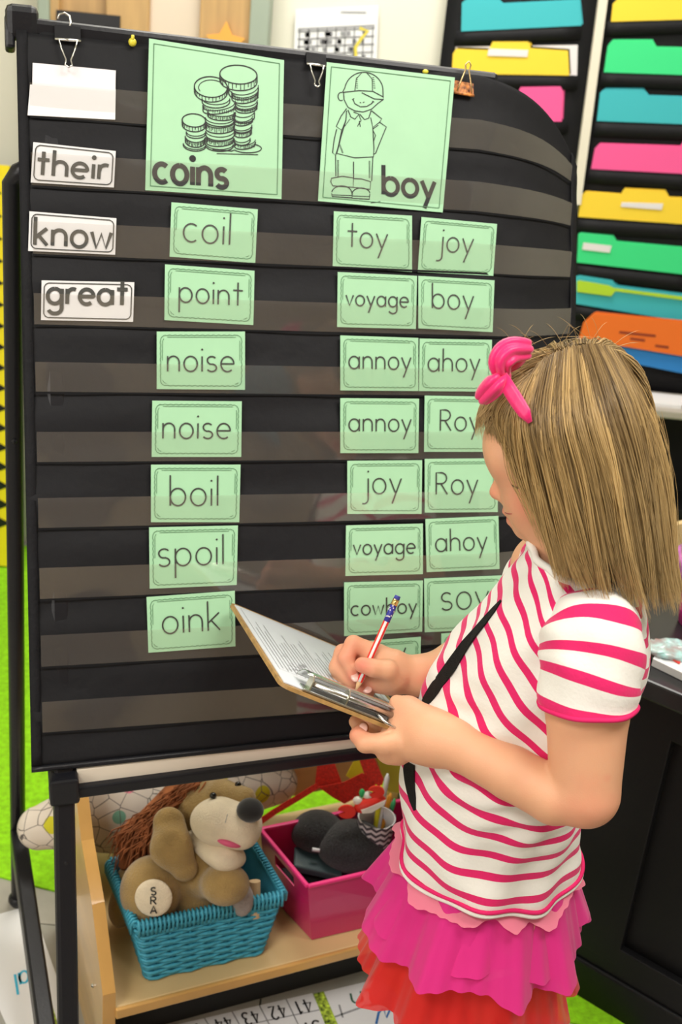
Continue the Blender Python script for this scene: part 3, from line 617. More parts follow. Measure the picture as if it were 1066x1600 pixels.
# ---- binder clips
def binder_clip(label, px, w, body, handle='down', tilt=0, hn=STEEL):
    c = CH(*px, .004); root = thing('binder_clip', label, 'binder clip', c, 'binder clips on the chart top')
    x, y = unit(CD * math.cos(tilt) + CU * math.sin(tilt)), unit(CU * math.cos(tilt) - CD * math.sin(tilt))
    h = w * .62; d = .009
    g = G(); g.prism([c - x * w / 2 + CN * .002, c - x * w / 2 + y * h + CN * -.002 + 0 * CN, c - x * w / 2 + y * h - CN * .020, c - x * w / 2 - CN * .024, c - x * w / 2 - CN * .022, c - x * w / 2 + y * (h - .002) - CN * .018, c - x * w / 2 + y * (h - .002) - CN * .003, c - x * w / 2 + CN * .0005], x * w); g.out('clamp', body, root)
    g = G(); g.tube([c - x * w / 2 + CN * .003, c + x * w / 2 + CN * .003], .0018, 8); g.out('clamp_lip', body if body is not BLK else STEEL, root, True)
    for side in ((1, -1) if handle == 'both' else (1,)):
        yy = -y if handle == 'down' else y
        b = c + CN * (.004 if side == 1 else -.026) + (y * h * .0 if handle == 'down' else y * h * .1)
        L = w * (1.15 if handle == 'down' else 1.35); f = w * .36
        pts = [b - x * f, b - x * f * .75 + yy * L * .3, b - x * f * .25 + yy * L * .72, b - x * f * .38 + yy * L * .9, b + yy * L, b + x * f * .38 + yy * L * .9, b + x * f * .25 + yy * L * .72, b + x * f * .75 + yy * L * .3, b + x * f]
        pts = [p + CN * (.004 * i if i < 5 else .004 * (8 - i)) * side * .5 for i, p in enumerate(pts)]
        g = G(); g.tube(pts, .0011, 8); g.out('wire_handle', hn, root, True)
    return root
r_ = binder_clip('black binder clip at the left end of the chart top, above the blank cards', (106, 64), .030, BLK, 'down')
g = G(); c = CH(101, 34, .0); g.tube([c + CD * a + CU * b for a, b in ((-.008, .002), (-.006, .008), (0, .010), (.006, .007), (.007, 0), (.004, -.014))], .0014, 8); g.out('wire_handle', STEEL, r_, True)
binder_clip('black binder clip between the coins picture and the boy picture', (494, 103), .026, BLK, 'down', -.05)
RP = mat('red_pattern', (.60, .05, .015), .4, noise=.9, nscale=170, col2=(.8, .2, .05))
binder_clip('red patterned binder clip right of the boy picture', (724, 148), .028, RP, 'both', -.08, mat('brass_wire', (.75, .55, .28), .25, metal=1))
g = G(); c = CH(207, 66, .006); g.ball(c, (.005, .004, .005), 12, 8); g.tube([c, c + CU * .006 + CN * .006], .002, 8); tag(g.out('push_pin', mat('yellow_plastic', (.75, .65, .05), .35), smooth=True), 'small yellow push pin in the chart top, left of the coins picture', 'pin')
g = G(); c = CH(665, 112, .006); g.ball(c, (.004, .003, .003), 12, 8); tag(g.out('push_pin', MATS['yellow_plastic'], smooth=True), 'small yellow push pin in the chart top, above the boy picture', 'pin')
# ================================================================== soft shapes: blended distance fields meshed with surface nets
class SDF:
    def __init__(s, lo, hi, h):
        s.lo = np.asarray(lo, float); s.h = h; s.n = np.ceil((np.asarray(hi) - s.lo) / h).astype(int) + 1
        s.a = np.full(s.n, .05, np.float32)
    def _sub(s, c0, c1, m):
        i0 = np.clip(np.floor((c0 - m - s.lo) / s.h).astype(int), 0, s.n - 1); i1 = np.clip(np.ceil((c1 + m - s.lo) / s.h).astype(int) + 1, 1, s.n)
        sl = tuple(slice(a, b) for a, b in zip(i0, i1))
        X = np.meshgrid(*[s.lo[k] + s.h * np.arange(i0[k], i1[k]) for k in range(3)], indexing='ij')
        return sl, X
    def _mix(s, sl, d, k, op='add'):
        a = s.a[sl]
        if op == 'add':
            if k > 0:
                h = np.maximum(k - np.abs(a - d), 0) / k; s.a[sl] = np.minimum(a, d) - h * h * k * .25
            else: s.a[sl] = np.minimum(a, d)
        else:
            if k > 0:
                h = np.maximum(k - np.abs(a + d), 0) / k; s.a[sl] = np.maximum(a, -d) + h * h * k * .25
            else: s.a[sl] = np.maximum(a, -d)
    def cone(s, a, b, ra, rb, k=.01, op='add', flat=None):
        """tapered limb from a to b; flat=(axis, factor) squashes it"""
        a, b = np.asarray(a, float), np.asarray(b, float); R = max(ra, rb) + k + s.h * 2
        sl, X = s._sub(np.minimum(a, b), np.maximum(a, b), R)
        P = np.stack(X, -1) - a; u = b - a; L = u @ u
        t = np.clip(P @ u / max(L, 1e-12), 0, 1); Q = P - t[..., None] * u
        if flat is not None:
            ax, f = flat; ax = unit(ax); q = Q @ ax; Q = Q + (q * (f - 1))[..., None] * ax
        d = np.sqrt((Q * Q).sum(-1)) - (ra + (rb - ra) * t)
        s._mix(sl, d.astype(np.float32), k, op); return s
    def ell(s, c, r, ax=None, k=.01, op='add'):
        c = np.asarray(c, float); r = np.asarray(r, float); ax = np.eye(3) if ax is None else np.asarray(ax)
        R = r.max() + k + s.h * 2
        sl, X = s._sub(c, c, R); P = (np.stack(X, -1) - c) @ ax.T
        q = P / r; k0 = np.sqrt((q * q).sum(-1)); k1 = np.sqrt(((q / r) ** 2).sum(-1))
        d = k0 * (k0 - 1) / np.maximum(k1, 1e-6)
        d = np.where(k0 < 1e-3, -r.min(), d)
        s._mix(sl, d.astype(np.float32), k, op); return s
    def chain(s, pts, rs, k=.006):
        for i in range(len(pts) - 1): s.cone(pts[i], pts[i + 1], rs[i], rs[i + 1], k)
        return s
    def mesh(s):
        a = s.a; ins = a < 0
        n = np.array(a.shape); c = n - 1
        cs = np.zeros(c, int); acc = np.zeros((*c, 3)); cnt = np.zeros(c)
        off = [(i, j, k) for i in (0, 1) for j in (0, 1) for k in (0, 1)]
        S = lambda A, o: A[o[0]:o[0] + c[0], o[1]:o[1] + c[1], o[2]:o[2] + c[2]]
        tot = sum(S(ins, o).astype(np.int8) for o in off); act = (tot > 0) & (tot < 8)
        idx = np.argwhere(act)
        vals = {o: a[idx[:, 0] + o[0], idx[:, 1] + o[1], idx[:, 2] + o[2]] for o in off}
        acc = np.zeros((len(idx), 3)); cnt = np.zeros(len(idx))
        for o in off:
            for ax in range(3):
                if o[ax] == 0:
                    p = list(o); p[ax] = 1; v0, v1 = vals[o], vals[tuple(p)]; cr = (v0 < 0) != (v1 < 0)
                    t = np.where(cr, v0 / np.where(cr, v0 - v1, 1), 0)
                    q = np.tile(np.array(o, float), (len(idx), 1)); q[:, ax] = t
                    acc[cr] += q[cr]; cnt[cr] += 1
        V = s.lo + s.h * (idx + acc / cnt[:, None])
        ID = -np.ones(c, int); ID[act] = np.arange(len(idx))
        F = []
        for ax in range(3):
            b, d = [(1, 2), (2, 0), (0, 1)][ax]
            sl0 = [slice(None)] * 3; sl1 = [slice(None)] * 3; sl0[ax] = slice(0, -1); sl1[ax] = slice(1, None)
            x = ins[tuple(sl0)] != ins[tuple(sl1)]; e = np.argwhere(x)
            e = e[(e[:, b] > 0) & (e[:, d] > 0) & (e[:, b] < c[b]) & (e[:, d] < c[d])]
            if not len(e): continue
            def cid(ob, od):
                q = e.copy(); q[:, b] += ob; q[:, d] += od; return ID[q[:, 0], q[:, 1], q[:, 2]]
            f = np.stack([cid(-1, -1), cid(0, -1), cid(0, 0), cid(-1, 0)], 1)
            inn = ins[e[:, 0], e[:, 1], e[:, 2]]
            f[~inn] = f[~inn][:, ::-1]; F.append(f)
        return V, np.concatenate(F)
def soft(name, sdf, material, parent=None, **k):
    V, F = sdf.mesh()
    base = origin(parent) if parent is not None else (V.mean(0) * V3(1, 1, 0) + V3(0, 0, V[:, 2].min()))
    me = bpy.data.meshes.new(name); me.vertices.add(len(V)); me.vertices.foreach_set('co', (V - base).astype(np.float32).ravel())
    me.loops.add(F.size); me.loops.foreach_set('vertex_index', F.ravel().astype(np.int32))
    me.polygons.add(len(F)); me.polygons.foreach_set('loop_start', np.arange(0, F.size, 4, dtype=np.int32)); me.polygons.foreach_set('loop_total', np.full(len(F), 4, np.int32))
    me.update(calc_edges=True); me.validate(); me.polygons.foreach_set('use_smooth', [True] * len(me.polygons))
    me.materials.append(material)
    o = bpy.data.objects.new(name, me); COL.objects.link(o)
    if parent is not None: o.parent = parent
    else: o.location = tuple(base)
    for a, b in k.items(): o[a] = b
    return o, V

# ================================================================== TOY SHELF UNDER THE CHART
SZ = .15
s0 = onZ(180, 1575, SZ); s1 = onZ(605, 1465, SZ); SD = unit(s1 - s0); SB = V3(-SD[1], SD[0], 0)      # SD along the front, SB to the back
LEN = .60; DEP = .34; TH = .016
shelf = thing('toy_shelf', 'low birch plywood shelf with angled ends under the easel, carrying basket and bin', 'shelf', s0 + SD * LEN / 2 + SB * DEP / 2 - V3(0, 0, SZ))
g = G(); g.box(s0 + SD * LEN / 2 + SB * DEP / 2 - V3(0, 0, TH / 2), SD * LEN / 2, SB * DEP / 2, V3(0, 0, TH / 2), .003); g.out('shelf_board', mat('birch_board', (.70, .50, .24), .35, noise=.10, nscale=5, coat=.25), shelf)
g = G(); g.box(s0 + SD * LEN / 2 - SB * .003 - V3(0, 0, TH / 2), SD * LEN / 2, SB * .0035, V3(0, 0, TH / 2 + .0008), .002); g.out('front_edge', WOODE, shelf)
BH = .26
g = G(); g.box(s0 + SD * LEN / 2 + SB * (DEP - .008) + V3(0, 0, .045 + (BH - .045) / 2), SD * LEN / 2, SB * .007, V3(0, 0, (BH - .045) / 2), .003); g.out('back_panel', WOODL, shelf)
prof = [(0, -SZ), (0, .03), (.075, .13), (.15, .185), (.22, BH + .02), (DEP, BH + .02), (DEP, -SZ)]
for u0 in (-.018, LEN):
    P = [s0 + SD * u0 + SB * a + V3(0, 0, b) for a, b in prof]
    g = G(); g.prism(P, SD * .018); g.out('end_panel', WOODL, shelf)
    g = G(); L = [p + SD * .009 for p in P[:6]]; n_ = []
    for i in range(5):
        t = unit(L[i + 1] - L[i]); nn = unit(np.cross(t, SD)); 
        if nn @ (-SB + V3(0, 0, .5)) < 0: nn = -nn
        g.prism([L[i] - SD * .0092 + nn * .0008, L[i + 1] - SD * .0092 + nn * .0008, L[i + 1] + SD * .0092 + nn * .0008, L[i] + SD * .0092 + nn * .0008], -nn * .004)
    g.out('end_edge', WOODE, shelf)
    for a, b in ((.28, .22), (.06, -.01), (.2, -.01)):
        g = G(); g.ball(s0 + SD * (u0 - .0005) + SB * a + V3(0, 0, b), (.0035, .0035, .0035), 10, 6); g.out('screw', STEEL, shelf)
g = G(); g.box(s0 + SD * LEN / 2 + SB * .085 + V3(0, 0, -SZ / 2 - TH / 2), SD * LEN / 2, SB * .006, V3(0, 0, SZ / 2 - TH / 2), .001); g.out('shade_panel', mat('shade_black', (.008, .008, .008), .7), shelf)  # set-back black sheet standing in for the shade under the shelf board
def SP(a, b, z=0): return s0 + SD * a + SB * b + V3(0, 0, z)
# dark low crate on the floor between easel side rail and shelf
lf = onZ(95, 1500, 0)
# ---- blue woven basket
q0 = onZ(232, 1532, SZ); q1 = onZ(408, 1490, SZ); bd = unit(q1 - q0); bb = V3(-bd[1], bd[0], 0)
BHt = .105
r0_ = onZ(213, 1444, SZ + BHt); r1_ = onZ(443, 1395, SZ + BHt); r3_ = onZ(171, 1345, SZ + BHt); r2_ = r1_ + (r3_ - r0_)
bot = [q0, q1, q1 + bb * .105, q0 + bb * .105]; bot = [p + V3(0, 0, .002) for p in bot]
rimp = [r0_, r1_, r2_, r3_]
bask = thing('wicker_basket', 'turquoise woven basket with slanted sides on the wooden shelf, holding the lion puppet', 'basket', sum(bot) / 4)
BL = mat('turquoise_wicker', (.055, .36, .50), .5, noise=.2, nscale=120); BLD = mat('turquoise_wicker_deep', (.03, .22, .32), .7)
def corner_loop(t, n=14, out=0.):
    """closed loop round the basket at height t with softened corners, and side directions"""
    c = [bot[i] * (1 - t) + rimp[i] * t for i in range(4)]; ctr = sum(c) / 4; pts = []
    for i in range(4):
        a, b = c[i], c[(i + 1) % 4]; nrm = unit(np.cross(b - a, (0, 0, 1)))
        if nrm @ (a - ctr) < 0: nrm = -nrm
        for k in range(n): pts.append(a + (b - a) * ((k + .5) / n) + nrm * out)
    return pts
g = G()
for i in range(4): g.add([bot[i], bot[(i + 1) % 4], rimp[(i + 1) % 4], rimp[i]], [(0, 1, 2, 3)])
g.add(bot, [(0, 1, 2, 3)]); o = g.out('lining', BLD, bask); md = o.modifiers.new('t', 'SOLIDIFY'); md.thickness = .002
NST = 8
nside = 32
rows = 17
for r in range(rows):     # each woven strand: goes in and out over the stakes, its own part
    t = .03 + .84 * r / (rows - 1); c = [bot[i] * (1 - t) + rimp[i] * t for i in range(4)]; ctr = sum(c) / 4; pts = []
    for i in range(4):
        a, b = c[i], c[(i + 1) % 4]; nrm = unit(np.cross(b - a, (0, 0, 1)))
        if nrm @ (a - ctr) < 0: nrm = -nrm
        m_ = nside if i % 2 == 0 else 22
        for k in range(m_):
            s = (k + .5) / m_; ph = s * (7 if i % 2 == 0 else 5) * math.pi + math.pi * (r % 2)
            pts.append(a + (b - a) * s + nrm * (.0022 + .0018 * math.sin(ph)) + V3(0, 0, .0006 * math.sin(ph * 3 + r)))
    g = G(); g.tube(pts, .0027, 6, closed=True); g.out('woven_strand', BL, bask, True)
for i in range(4):
    m_ = 7 if i % 2 == 0 else 5
    for k in range(m_):
        s = (k + .5) / m_; a = bot[i] * (1 - s) + bot[(i + 1) % 4] * s; b = rimp[i] * (1 - s) + rimp[(i + 1) % 4] * s
        g = G(); g.tube([a, b], .0022, 6); g.out('stake', BL, bask, True)
g = G(); c = [p + V3(0, 0, -.004) for p in rimp]
for i in range(4): g.bar(c[i], c[(i + 1) % 4], .010, .008, (0, 0, 1), .002)
g.out('rim', BL, bask)
for i in range(4):        # wrapping turns over the rim
    a, b = rimp[i], rimp[(i + 1) % 4]; m_ = int(np.linalg.norm(b - a) / .0062); nrm = unit(np.cross(b - a, (0, 0, 1))); nrm = nrm if nrm @ (a - sum(rimp) / 4) > 0 else -nrm
    g = G()
    for k in range(m_):
        p = a + (b - a) * (k + .5) / m_ ; g.tube([p + nrm * .0065 - V3(0, 0, .019), p + nrm * .0068 - V3(0, 0, .004), p + nrm * .003 + V3(0, 0, .0025), p - nrm * .004 + V3(0, 0, .002)], .0023, 5)
    g.out('rim_wrapping', BL, bask, True, kind='stuff')

# ---- lion hand puppet in the basket
FUR = mat('tan_plush', (.36, .23, .075), .95, noise=.14, nscale=45, bump=1, bscale=420, sheen=.4)
CRM = mat('cream_plush', (.78, .66, .48), .95, noise=.06, nscale=60, bump=.8, bscale=420, sheen=.3)
MANE = mat('rust_mane', (.34, .11, .035), .8, noise=.35, nscale=50)
def LP(x, y, d): return atD(x, y, d)       # puppet points: view ray at a depth inside the basket
bc0 = sum(bot) / 4
D0 = float((bc0 - CAM) @ FW) - .035
cxv = unit(CX); cyv = unit(CY)
lion = thing('lion_puppet', 'tan plush lion puppet with cream muzzle and rust mane sitting in the turquoise basket', 'plush toy', bc0 + V3(0, 0, .01))
LX = np.array([CX, CY, -FW])
E_ = 1 / 1050.
lo = np.minimum.reduce([LP(165, 1480, D0 + .1), LP(430, 1215, D0 - .15), LP(165, 1215, D0 - .1), LP(430, 1480, D0)]) - .06
hi = np.maximum.reduce([LP(165, 1480, D0 - .1), LP(430, 1215, D0 + .1), LP(165, 1215, D0 + .1), LP(430, 1480, D0), LP(430, 1215, D0 - .15)]) + .06
S = SDF(lo, hi, .003)
S.ell(LP(296, 1385, D0 + .01), (.058, .060, .045), LX, .02)       # belly
S.ell(LP(300, 1335, D0 - .005), (.050, .05, .05), LX, .02)
S.ell(LP(330, 1262, D0 + .008), (.058, .046, .050), LX, .015)      # head
S.cone(LP(345, 1240, D0 - .018), LP(384, 1246, D0 - .050), .022, .015, .01)
S.ell(LP(236, 1392, D0 - .035), (.046, .052, .040), LX, .008)      # left foot
S.ell(LP(190, 1418, D0 + .03), (.020, .030, .03), LX, .01)
S.ell(LP(352, 1382, D0 - .06), (.036, .030, .030), LX, .006)      # right foot
S.cone(LP(320, 1370, D0 - .02), LP(350, 1382, D0 - .05), .03, .026, .01)
S.ell(LP(196, 1385, D0 + .03), (.018, .03, .03), LX, .01)
soft('body', S, FUR, lion)
S = SDF(lo, hi, .003); S.cone(LP(264, 1286, D0 - .045), LP(268, 1325, D0 - .062), .024, .030, .01, flat=(-FW, 1.9)); S.cone(LP(268, 1325, D0 - .062), LP(288, 1356, D0 - .058), .030, .020, .01, flat=(-FW, 1.7)); S.ell(LP(270, 1318, D0 - .085), (.016, .028, .010), LX, .012, 'cut'); soft('ear', S, FUR, lion)
S = SDF(lo, hi, .0026)
S.ell(LP(350, 1284, D0 - .052), (.050, .036, .044), np.array([unit(CX - CY * .1), unit(CY + CX * .1), -FW]), .01); S.ell(LP(378, 1290, D0 - .058), (.030, .034, .040), LX, .01)

soft('muzzle', S, CRM, lion)
S = SDF(lo, hi, .0026)
S.cone(LP(303, 1311, D0 - .035), LP(352, 1338, D0 - .06), .014, .022, .01); S.ell(LP(348, 1333, D0 - .05), (.036, .019, .034), np.array([unit(CX - CY * .35), unit(CY + CX * .35), -FW]), .01)
soft('lower_jaw', S, CRM, lion)
g = G(); g.ball(LP(391, 1266, D0 - .085), (.020, .018, .016), 20, 14, LX); g.out('nose', mat('black_plush', (.012, .011, .011), .9, sheen=.4), lion, True)
g = G(); ax_ = np.array([unit(CX - CY * .30), unit(CY + CX * .30), -FW]); g.ball(LP(358, 1316, D0 - .086), (.019, .0060, .012), 16, 10, ax_); g.out('tongue', mat('pink_felt', (.65, .10, .20), .9), lion, True)
g = G(); g.ball(LP(333, 1243, D0 - .055), (.0055, .005, .005), 12, 8, LX); g.out('eye', mat('glass_black', (.01, .008, .006), .1), lion, True)
g = G(); g.ball(LP(372, 1226, D0 - .040), (.005, .005, .005), 12, 8, LX); g.out('eye', MATS['glass_black'], lion, True)
g = G(); g.ribbon([LP(356, 1272, D0 - .092), LP(352, 1285, D0 - .094), LP(358, 1300, D0 - .094)], .0008, -FW); g.ribbon([LP(352, 1285, D0 - .094), LP(360, 1296, D0 - .094), LP(366, 1303, D0 - .094)], .0008, -FW); g.out('stitching', MATS['grey_ink'], lion)
pc = LP(240, 1403, D0 - .0765)
g = G(); g.ball(pc, (.0275, .0275, .006), 28, 10, LX); g.out('foot_pad', CRM, lion, True)
g = G()
for k, chh in enumerate('SRA'):
    st, W = word_strokes(chh); sc = .0085; y0 = .012 - .0135 * k
    for s in st: g.ribbon([pc - FW * .0066 + CX * ((a - W / 2) * sc * 1.1 + .001) + CY * ((b - .75) * sc * .85 + y0) for a, b in s], .0021, -FW)
g.out('stitched_letters', INK, lion)
g = G()
for k in range(1500):      # mane locks
    t = rng.random(); bx, by = 305 - 95 * t + rng.uniform(-12, 22), 1225 + 75 * t + rng.uniform(-14, 26)
    p = LP(bx, by, D0 + rng.uniform(-.02, .035)); dx, dy = rng.uniform(-.05, -.012), rng.uniform(-.055, -.018)
    c1 = p + CX * dx * .5 + CY * dy * .3 - FW * rng.uniform(0, .01); c2 = p + CX * dx * .75 + CY * dy + FW * .004
    g.tube([p, c1, c2], [.0016, .0013, .0003], 3, cap=False)
S = SDF(lo, hi, .004); S.cone(LP(300, 1235, D0 + .015), LP(215, 1310, D0 + .02), .034, .026, .02); S.cone(LP(215, 1310, D0 + .02), LP(195, 1350, D0 + .02), .024, .010, .02); mn, _ = soft('mane', S, MANE, lion)
g.out('mane_hair', MANE, lion, True, kind='stuff')
# little things tucked in the basket beside the puppet
c = LP(398, 1392, D0 + .0)
g = G(); g.tube([c - CY * .04, c + CY * .015], .009, 14); tag(g.out('wooden_dowel', mat('raw_wood', (.62, .44, .25), .7)), 'short wooden dowel sticking up in the right end of the basket', 'dowel')
g = G(); g.ball(LP(378, 1405, D0 - .02), (.018, .026, .016), 16, 10, LX); tag(g.out('cloth_ball', mat('grey_plush', (.40, .35, .34), .9, bump=1, bscale=300), smooth=True), 'small grey plush lump beside the lion\'s right foot in the basket', 'plush toy')

# ---- pink plastic bin
PK = mat('pink_plastic', (.62, .015, .14), .28, coat=.3, alpha=.93)
PKR = mat('pink_rim', (.85, .03, .22), .3)
z_ = .125
p0_ = onZ(487, 1470, SZ); f0 = onZ(481, 1385, SZ + z_); f3 = onZ(407, 1296, SZ + z_); f1 = onZ(616, 1354, SZ + z_)
fd = unit(f1 - f0); W_ = .27
pr = [f0, f0 + fd * W_, f3 + fd * W_, f3]; ctr = sum(pr) / 4
pb = [p * V3(1, 1, 0) * .90 + ctr * V3(1, 1, 0) * .10 + V3(0, 0, SZ + .002) for p in pr]; pb[0] = p0_ + V3(0, 0, .002)
bin_ = thing('storage_bin', 'translucent hot pink plastic bin on the wooden shelf right of the basket', 'bin', sum(pb) / 4)
for i in range(4):
    g = G(); a, b, c2, d2 = pb[i], pb[(i + 1) % 4], pr[(i + 1) % 4], pr[i]; n_ = unit(np.cross(b - a, d2 - a)); n_ = n_ if n_ @ (sum(pb) / 4 - a) > 0 else -n_
    if i == 3:   # left side has a hand slot
        A = lambda s, t: (d2 * (1 - s) + c2 * s) * (1 - t) + (a * (1 - s) + b * s) * t
        for s0_, s1_, t0_, t1_ in ((0, 1, 0, .14), (0, .3, .14, .32), (.7, 1, .14, .32), (0, 1, .32, 1)): g.prism([A(s0_, t0_), A(s1_, t0_), A(s1_, t1_), A(s0_, t1_)], n_ * .0022)
    else: g.prism([a, b, c2, d2], n_ * .0022)
    g.out('side_wall', PK, bin_)
g = G(); g.prism([p + V3(0, 0, 0) for p in pb], (0, 0, .002)); g.out('base', PK, bin_)
g = G()
for i in range(4): g.bar(pr[i], pr[(i + 1) % 4], .007, .006, (0, 0, 1), .002)
g.out('rim', PKR, bin_)
BPL = mat('charcoal_felt', (.020, .021, .023), .95, noise=.6, nscale=260, bump=1, bscale=500, sheen=.3)
DB = float((sum(pb) / 4 - CAM) @ FW)
def felt(x, y, r, d, label, axes=(1, .9, 1)):
    c = LP(x, y, d); S = SDF(c - .075, c + .075, .004); S.ell(c, np.array([r * axes[0], r * axes[1], r * axes[2]]), LX, .01); S.ell(c, (r * 1.08 * axes[0], r * .7, r * .8), LX, .02)
    o, _ = soft('felt_pad', S, BPL); return tag(o, label, 'felt pad')
felt(496, 1300, .038, DB - .01, 'round charcoal felt pad in the pink bin, the left one')
felt(550, 1322, .046, DB - .03, 'round charcoal felt pad in the pink bin, the right one behind the dark case', (1.1, .9, 1))
a = LP(497, 1350, DB - .045)
g = G(); g.box(a, unit(CX * 1 - CY * .22) * .040, unit(CY * .5 + FW * .9) * .022, unit(CY - FW * .3) * .006, .003); tag(g.out('pencil_case', mat('slate_plastic', (.035, .06, .065), .3)), 'flat slate grey case leaning in the front of the pink bin', 'case')
g = G(); g.tube([LP(500, 1329, DB - .055), LP(488, 1327, DB - .055)], .003, 8); tag(g.out('chalk', PAPER, smooth=True), 'tiny white chalk stub on top of the felt pad', 'chalk')
g = G(); g.box(sum(pb) / 4 + V3(0, 0, .03), fd * .11, unit(pr[3] - pr[0]) * .05, V3(0, 0, .026), .004); tag(g.out('dark_box', mat('black_card', (.012, .012, .012), .8)), 'black box filling the bottom of the pink bin', 'box')
# red fabric frisbee-scoop, straps
RED = mat('red_mesh_fabric', (.72, .025, .01), .6, noise=.25, nscale=300, bump=.6, bscale=500)
RD = DB + .05
root = thing('red_scoop', 'red woven plastic scoop with a long strap handle behind the pink bin', 'scoop', LP(500, 1300, RD) * V3(1, 1, 0) + V3(0, 0, SZ + .05))
g = G(); g.prism([LP(x, y, RD) for x, y in ((496, 1192), (522, 1190), (534, 1222), (500, 1232), (492, 1226))], FW * .003); g.out('upper_flap', RED, root)
g = G(); g.prism([LP(x, y, RD - .01) for x, y in ((498, 1230), (538, 1222), (566, 1208), (592, 1222), (572, 1240), (538, 1256), (520, 1246))], FW * .003); g.out('lower_flap', RED, root)
g = G(); P = [LP(x, y, RD - .004 + .03 * (499 - x) / 95 * -1) for x, y in ((499, 1226), (470, 1244), (430, 1268), (404, 1286))]; g.ribbon(P, .010, -FW); o = g.out('strap', RED, root); md = o.modifiers.new('t', 'SOLIDIFY'); md.thickness = .002
g = G(); g.prism([LP(x, y, RD - .02) for x, y in ((561, 1186), (584, 1182), (600, 1218), (596, 1232), (570, 1212))], FW * .004); tag(g.out('red_net', RED), 'red netted strap standing behind the crab toy', 'net')
YL = mat('yellow_felt', (.82, .74, .02), .7)
g = G(); g.prism([LP(x, y, RD + .02) for x, y in ((541, 1212), (556, 1184), (566, 1190), (572, 1206), (552, 1220))], FW * .006); tag(g.out('yellow_sponge', YL), 'yellow pointed sponge left of the red netted strap', 'sponge')
g = G(); g.prism([LP(x, y, RD + .03) for x, y in ((588, 1182), (630, 1190), (628, 1240), (604, 1236))], FW * .01); tag(g.out('olive_sponge', mat('olive_felt', (.45, .42, .03), .8)), 'olive yellow sponge sheet at the back beside the girl\'s shirt', 'sponge')
# chevron pencil cup with pencils, crab clip
cc = LP(586, 1300, DB - .035); up_ = V3(0, 0, 1)
cup = thing('pencil_cup', 'grey and white chevron pencil cup in the back of the pink bin', 'cup', cc - up_ * .03)
g = G(); n_ = 28; vs = []
for z, r in ((-.035, .026), (.03, .031), (.03, .029), (-.033, .024)): vs += [cc + V3(r * math.cos(2 * math.pi * k / n_), r * math.sin(2 * math.pi * k / n_), z) for k in range(n_)]
fs = [(i * n_ + k, i * n_ + (k + 1) % n_, (i + 1) * n_ + (k + 1) % n_, (i + 1) * n_ + k) for i in range(3) for k in range(n_)] + [tuple(range(n_))[::-1], tuple(3 * n_ + k for k in range(n_))]
g.add(vs, fs); g.out('cup_body', mat('cup_white', (.72, .70, .72), .4), cup)
for r in range(6):
    g = G(); pts = []
    for k in range(49):
        t = 2 * math.pi * k / 48; z = -.030 + r * .011 + (.0055 if k % 4 in (2,) else (0 if k % 4 == 0 else .00275)); rad = .0264 + (.031 - .026) * (z + .035) / .065 + .0004
        pts.append((t, z, rad))
    V = []; F = []
    for t, z, rad in pts: V += [cc + V3(rad * math.cos(t), rad * math.sin(t), z - .0026), cc + V3(rad * math.cos(t), rad * math.sin(t), z + .0026)]
    F = [(2 * k, 2 * k + 2, 2 * k + 3, 2 * k + 1) for k in range(48)]; g.add(V, F); g.out('chevron_stripe', mat('chevron_grey', (.06, .06, .07), .5), cup)
for k, (c_, nm, dx, dy, hh) in enumerate(((YL, 'yellow', 8, -74, 0), (mat('white_pen', (.8, .8, .8), .4), 'white', 20, -96, 0), (mat('orange_pencil', (.85, .35, .02), .5), 'orange yellow', 26, -60, 0), (mat('green_pen', (.03, .35, .12), .4), 'green', 34, -50, 0))):
    a = cc + V3(0, 0, -.02) + V3(.004 * k, .004, 0); b = LP(590 + dx * .8, 1290 + dy * .85, DB - .02 + .01 * k)
    g = G(); g.tube([a, b - unit(b - a) * .008, b], [.0042, .0042, .0015], 8); tag(g.out('pencil', c_, smooth=True), nm + ' pencil standing in the chevron cup', 'pencil', 'pencils in the chevron cup')
crab = thing('crab_toy', 'red and white crab shaped toy with a green eye on top of the felt pads', 'toy', LP(570, 1268, DB - .06))
RS = mat('red_foam', (.85, .03, .015), .5); WF = mat('white_foam', (.85, .82, .75), .5)
def cr(x, y): return LP(x, y, DB - .065)
g = G(); g.ball(cr(578, 1256), (.027, .013, .012), 20, 12, np.array([unit(CX + CY * .35), unit(CY - CX * .35), -FW])); g.out('shell', RS, crab, True)
g = G(); g.prism([cr(564, 1262) - FW * .013, cr(575, 1258) - FW * .014, cr(603, 1246) - FW * .013, cr(600, 1254) - FW * .013, cr(580, 1266) - FW * .013, cr(566, 1267) - FW * .013], -FW * .003); g.out('teeth', WF, crab)
for x, y in ((560, 1251), (576, 1243)): g = G(); g.ball(cr(x, y), (.009, .007, .008), 14, 9, LX); g.out('eye', WF, crab, True)
g = G(); g.ball(cr(566, 1239), (.005, .007, .005), 12, 8, LX); g.out('green_hat', mat('green_foam', (.02, .42, .12), .5), crab, True)
for x, y, r in ((542, 1267, .0145), (588, 1236, .013)):
    c = cr(x, y); pts = [c + CX * r * math.cos(t) + CY * r * .72 * math.sin(t) for t in [math.radians(q) for q in range(205, 545, 20)]] + [c - CX * r * .1]
    g = G(); g.prism(pts, -FW * .008); g.out('claw', RS, crab)

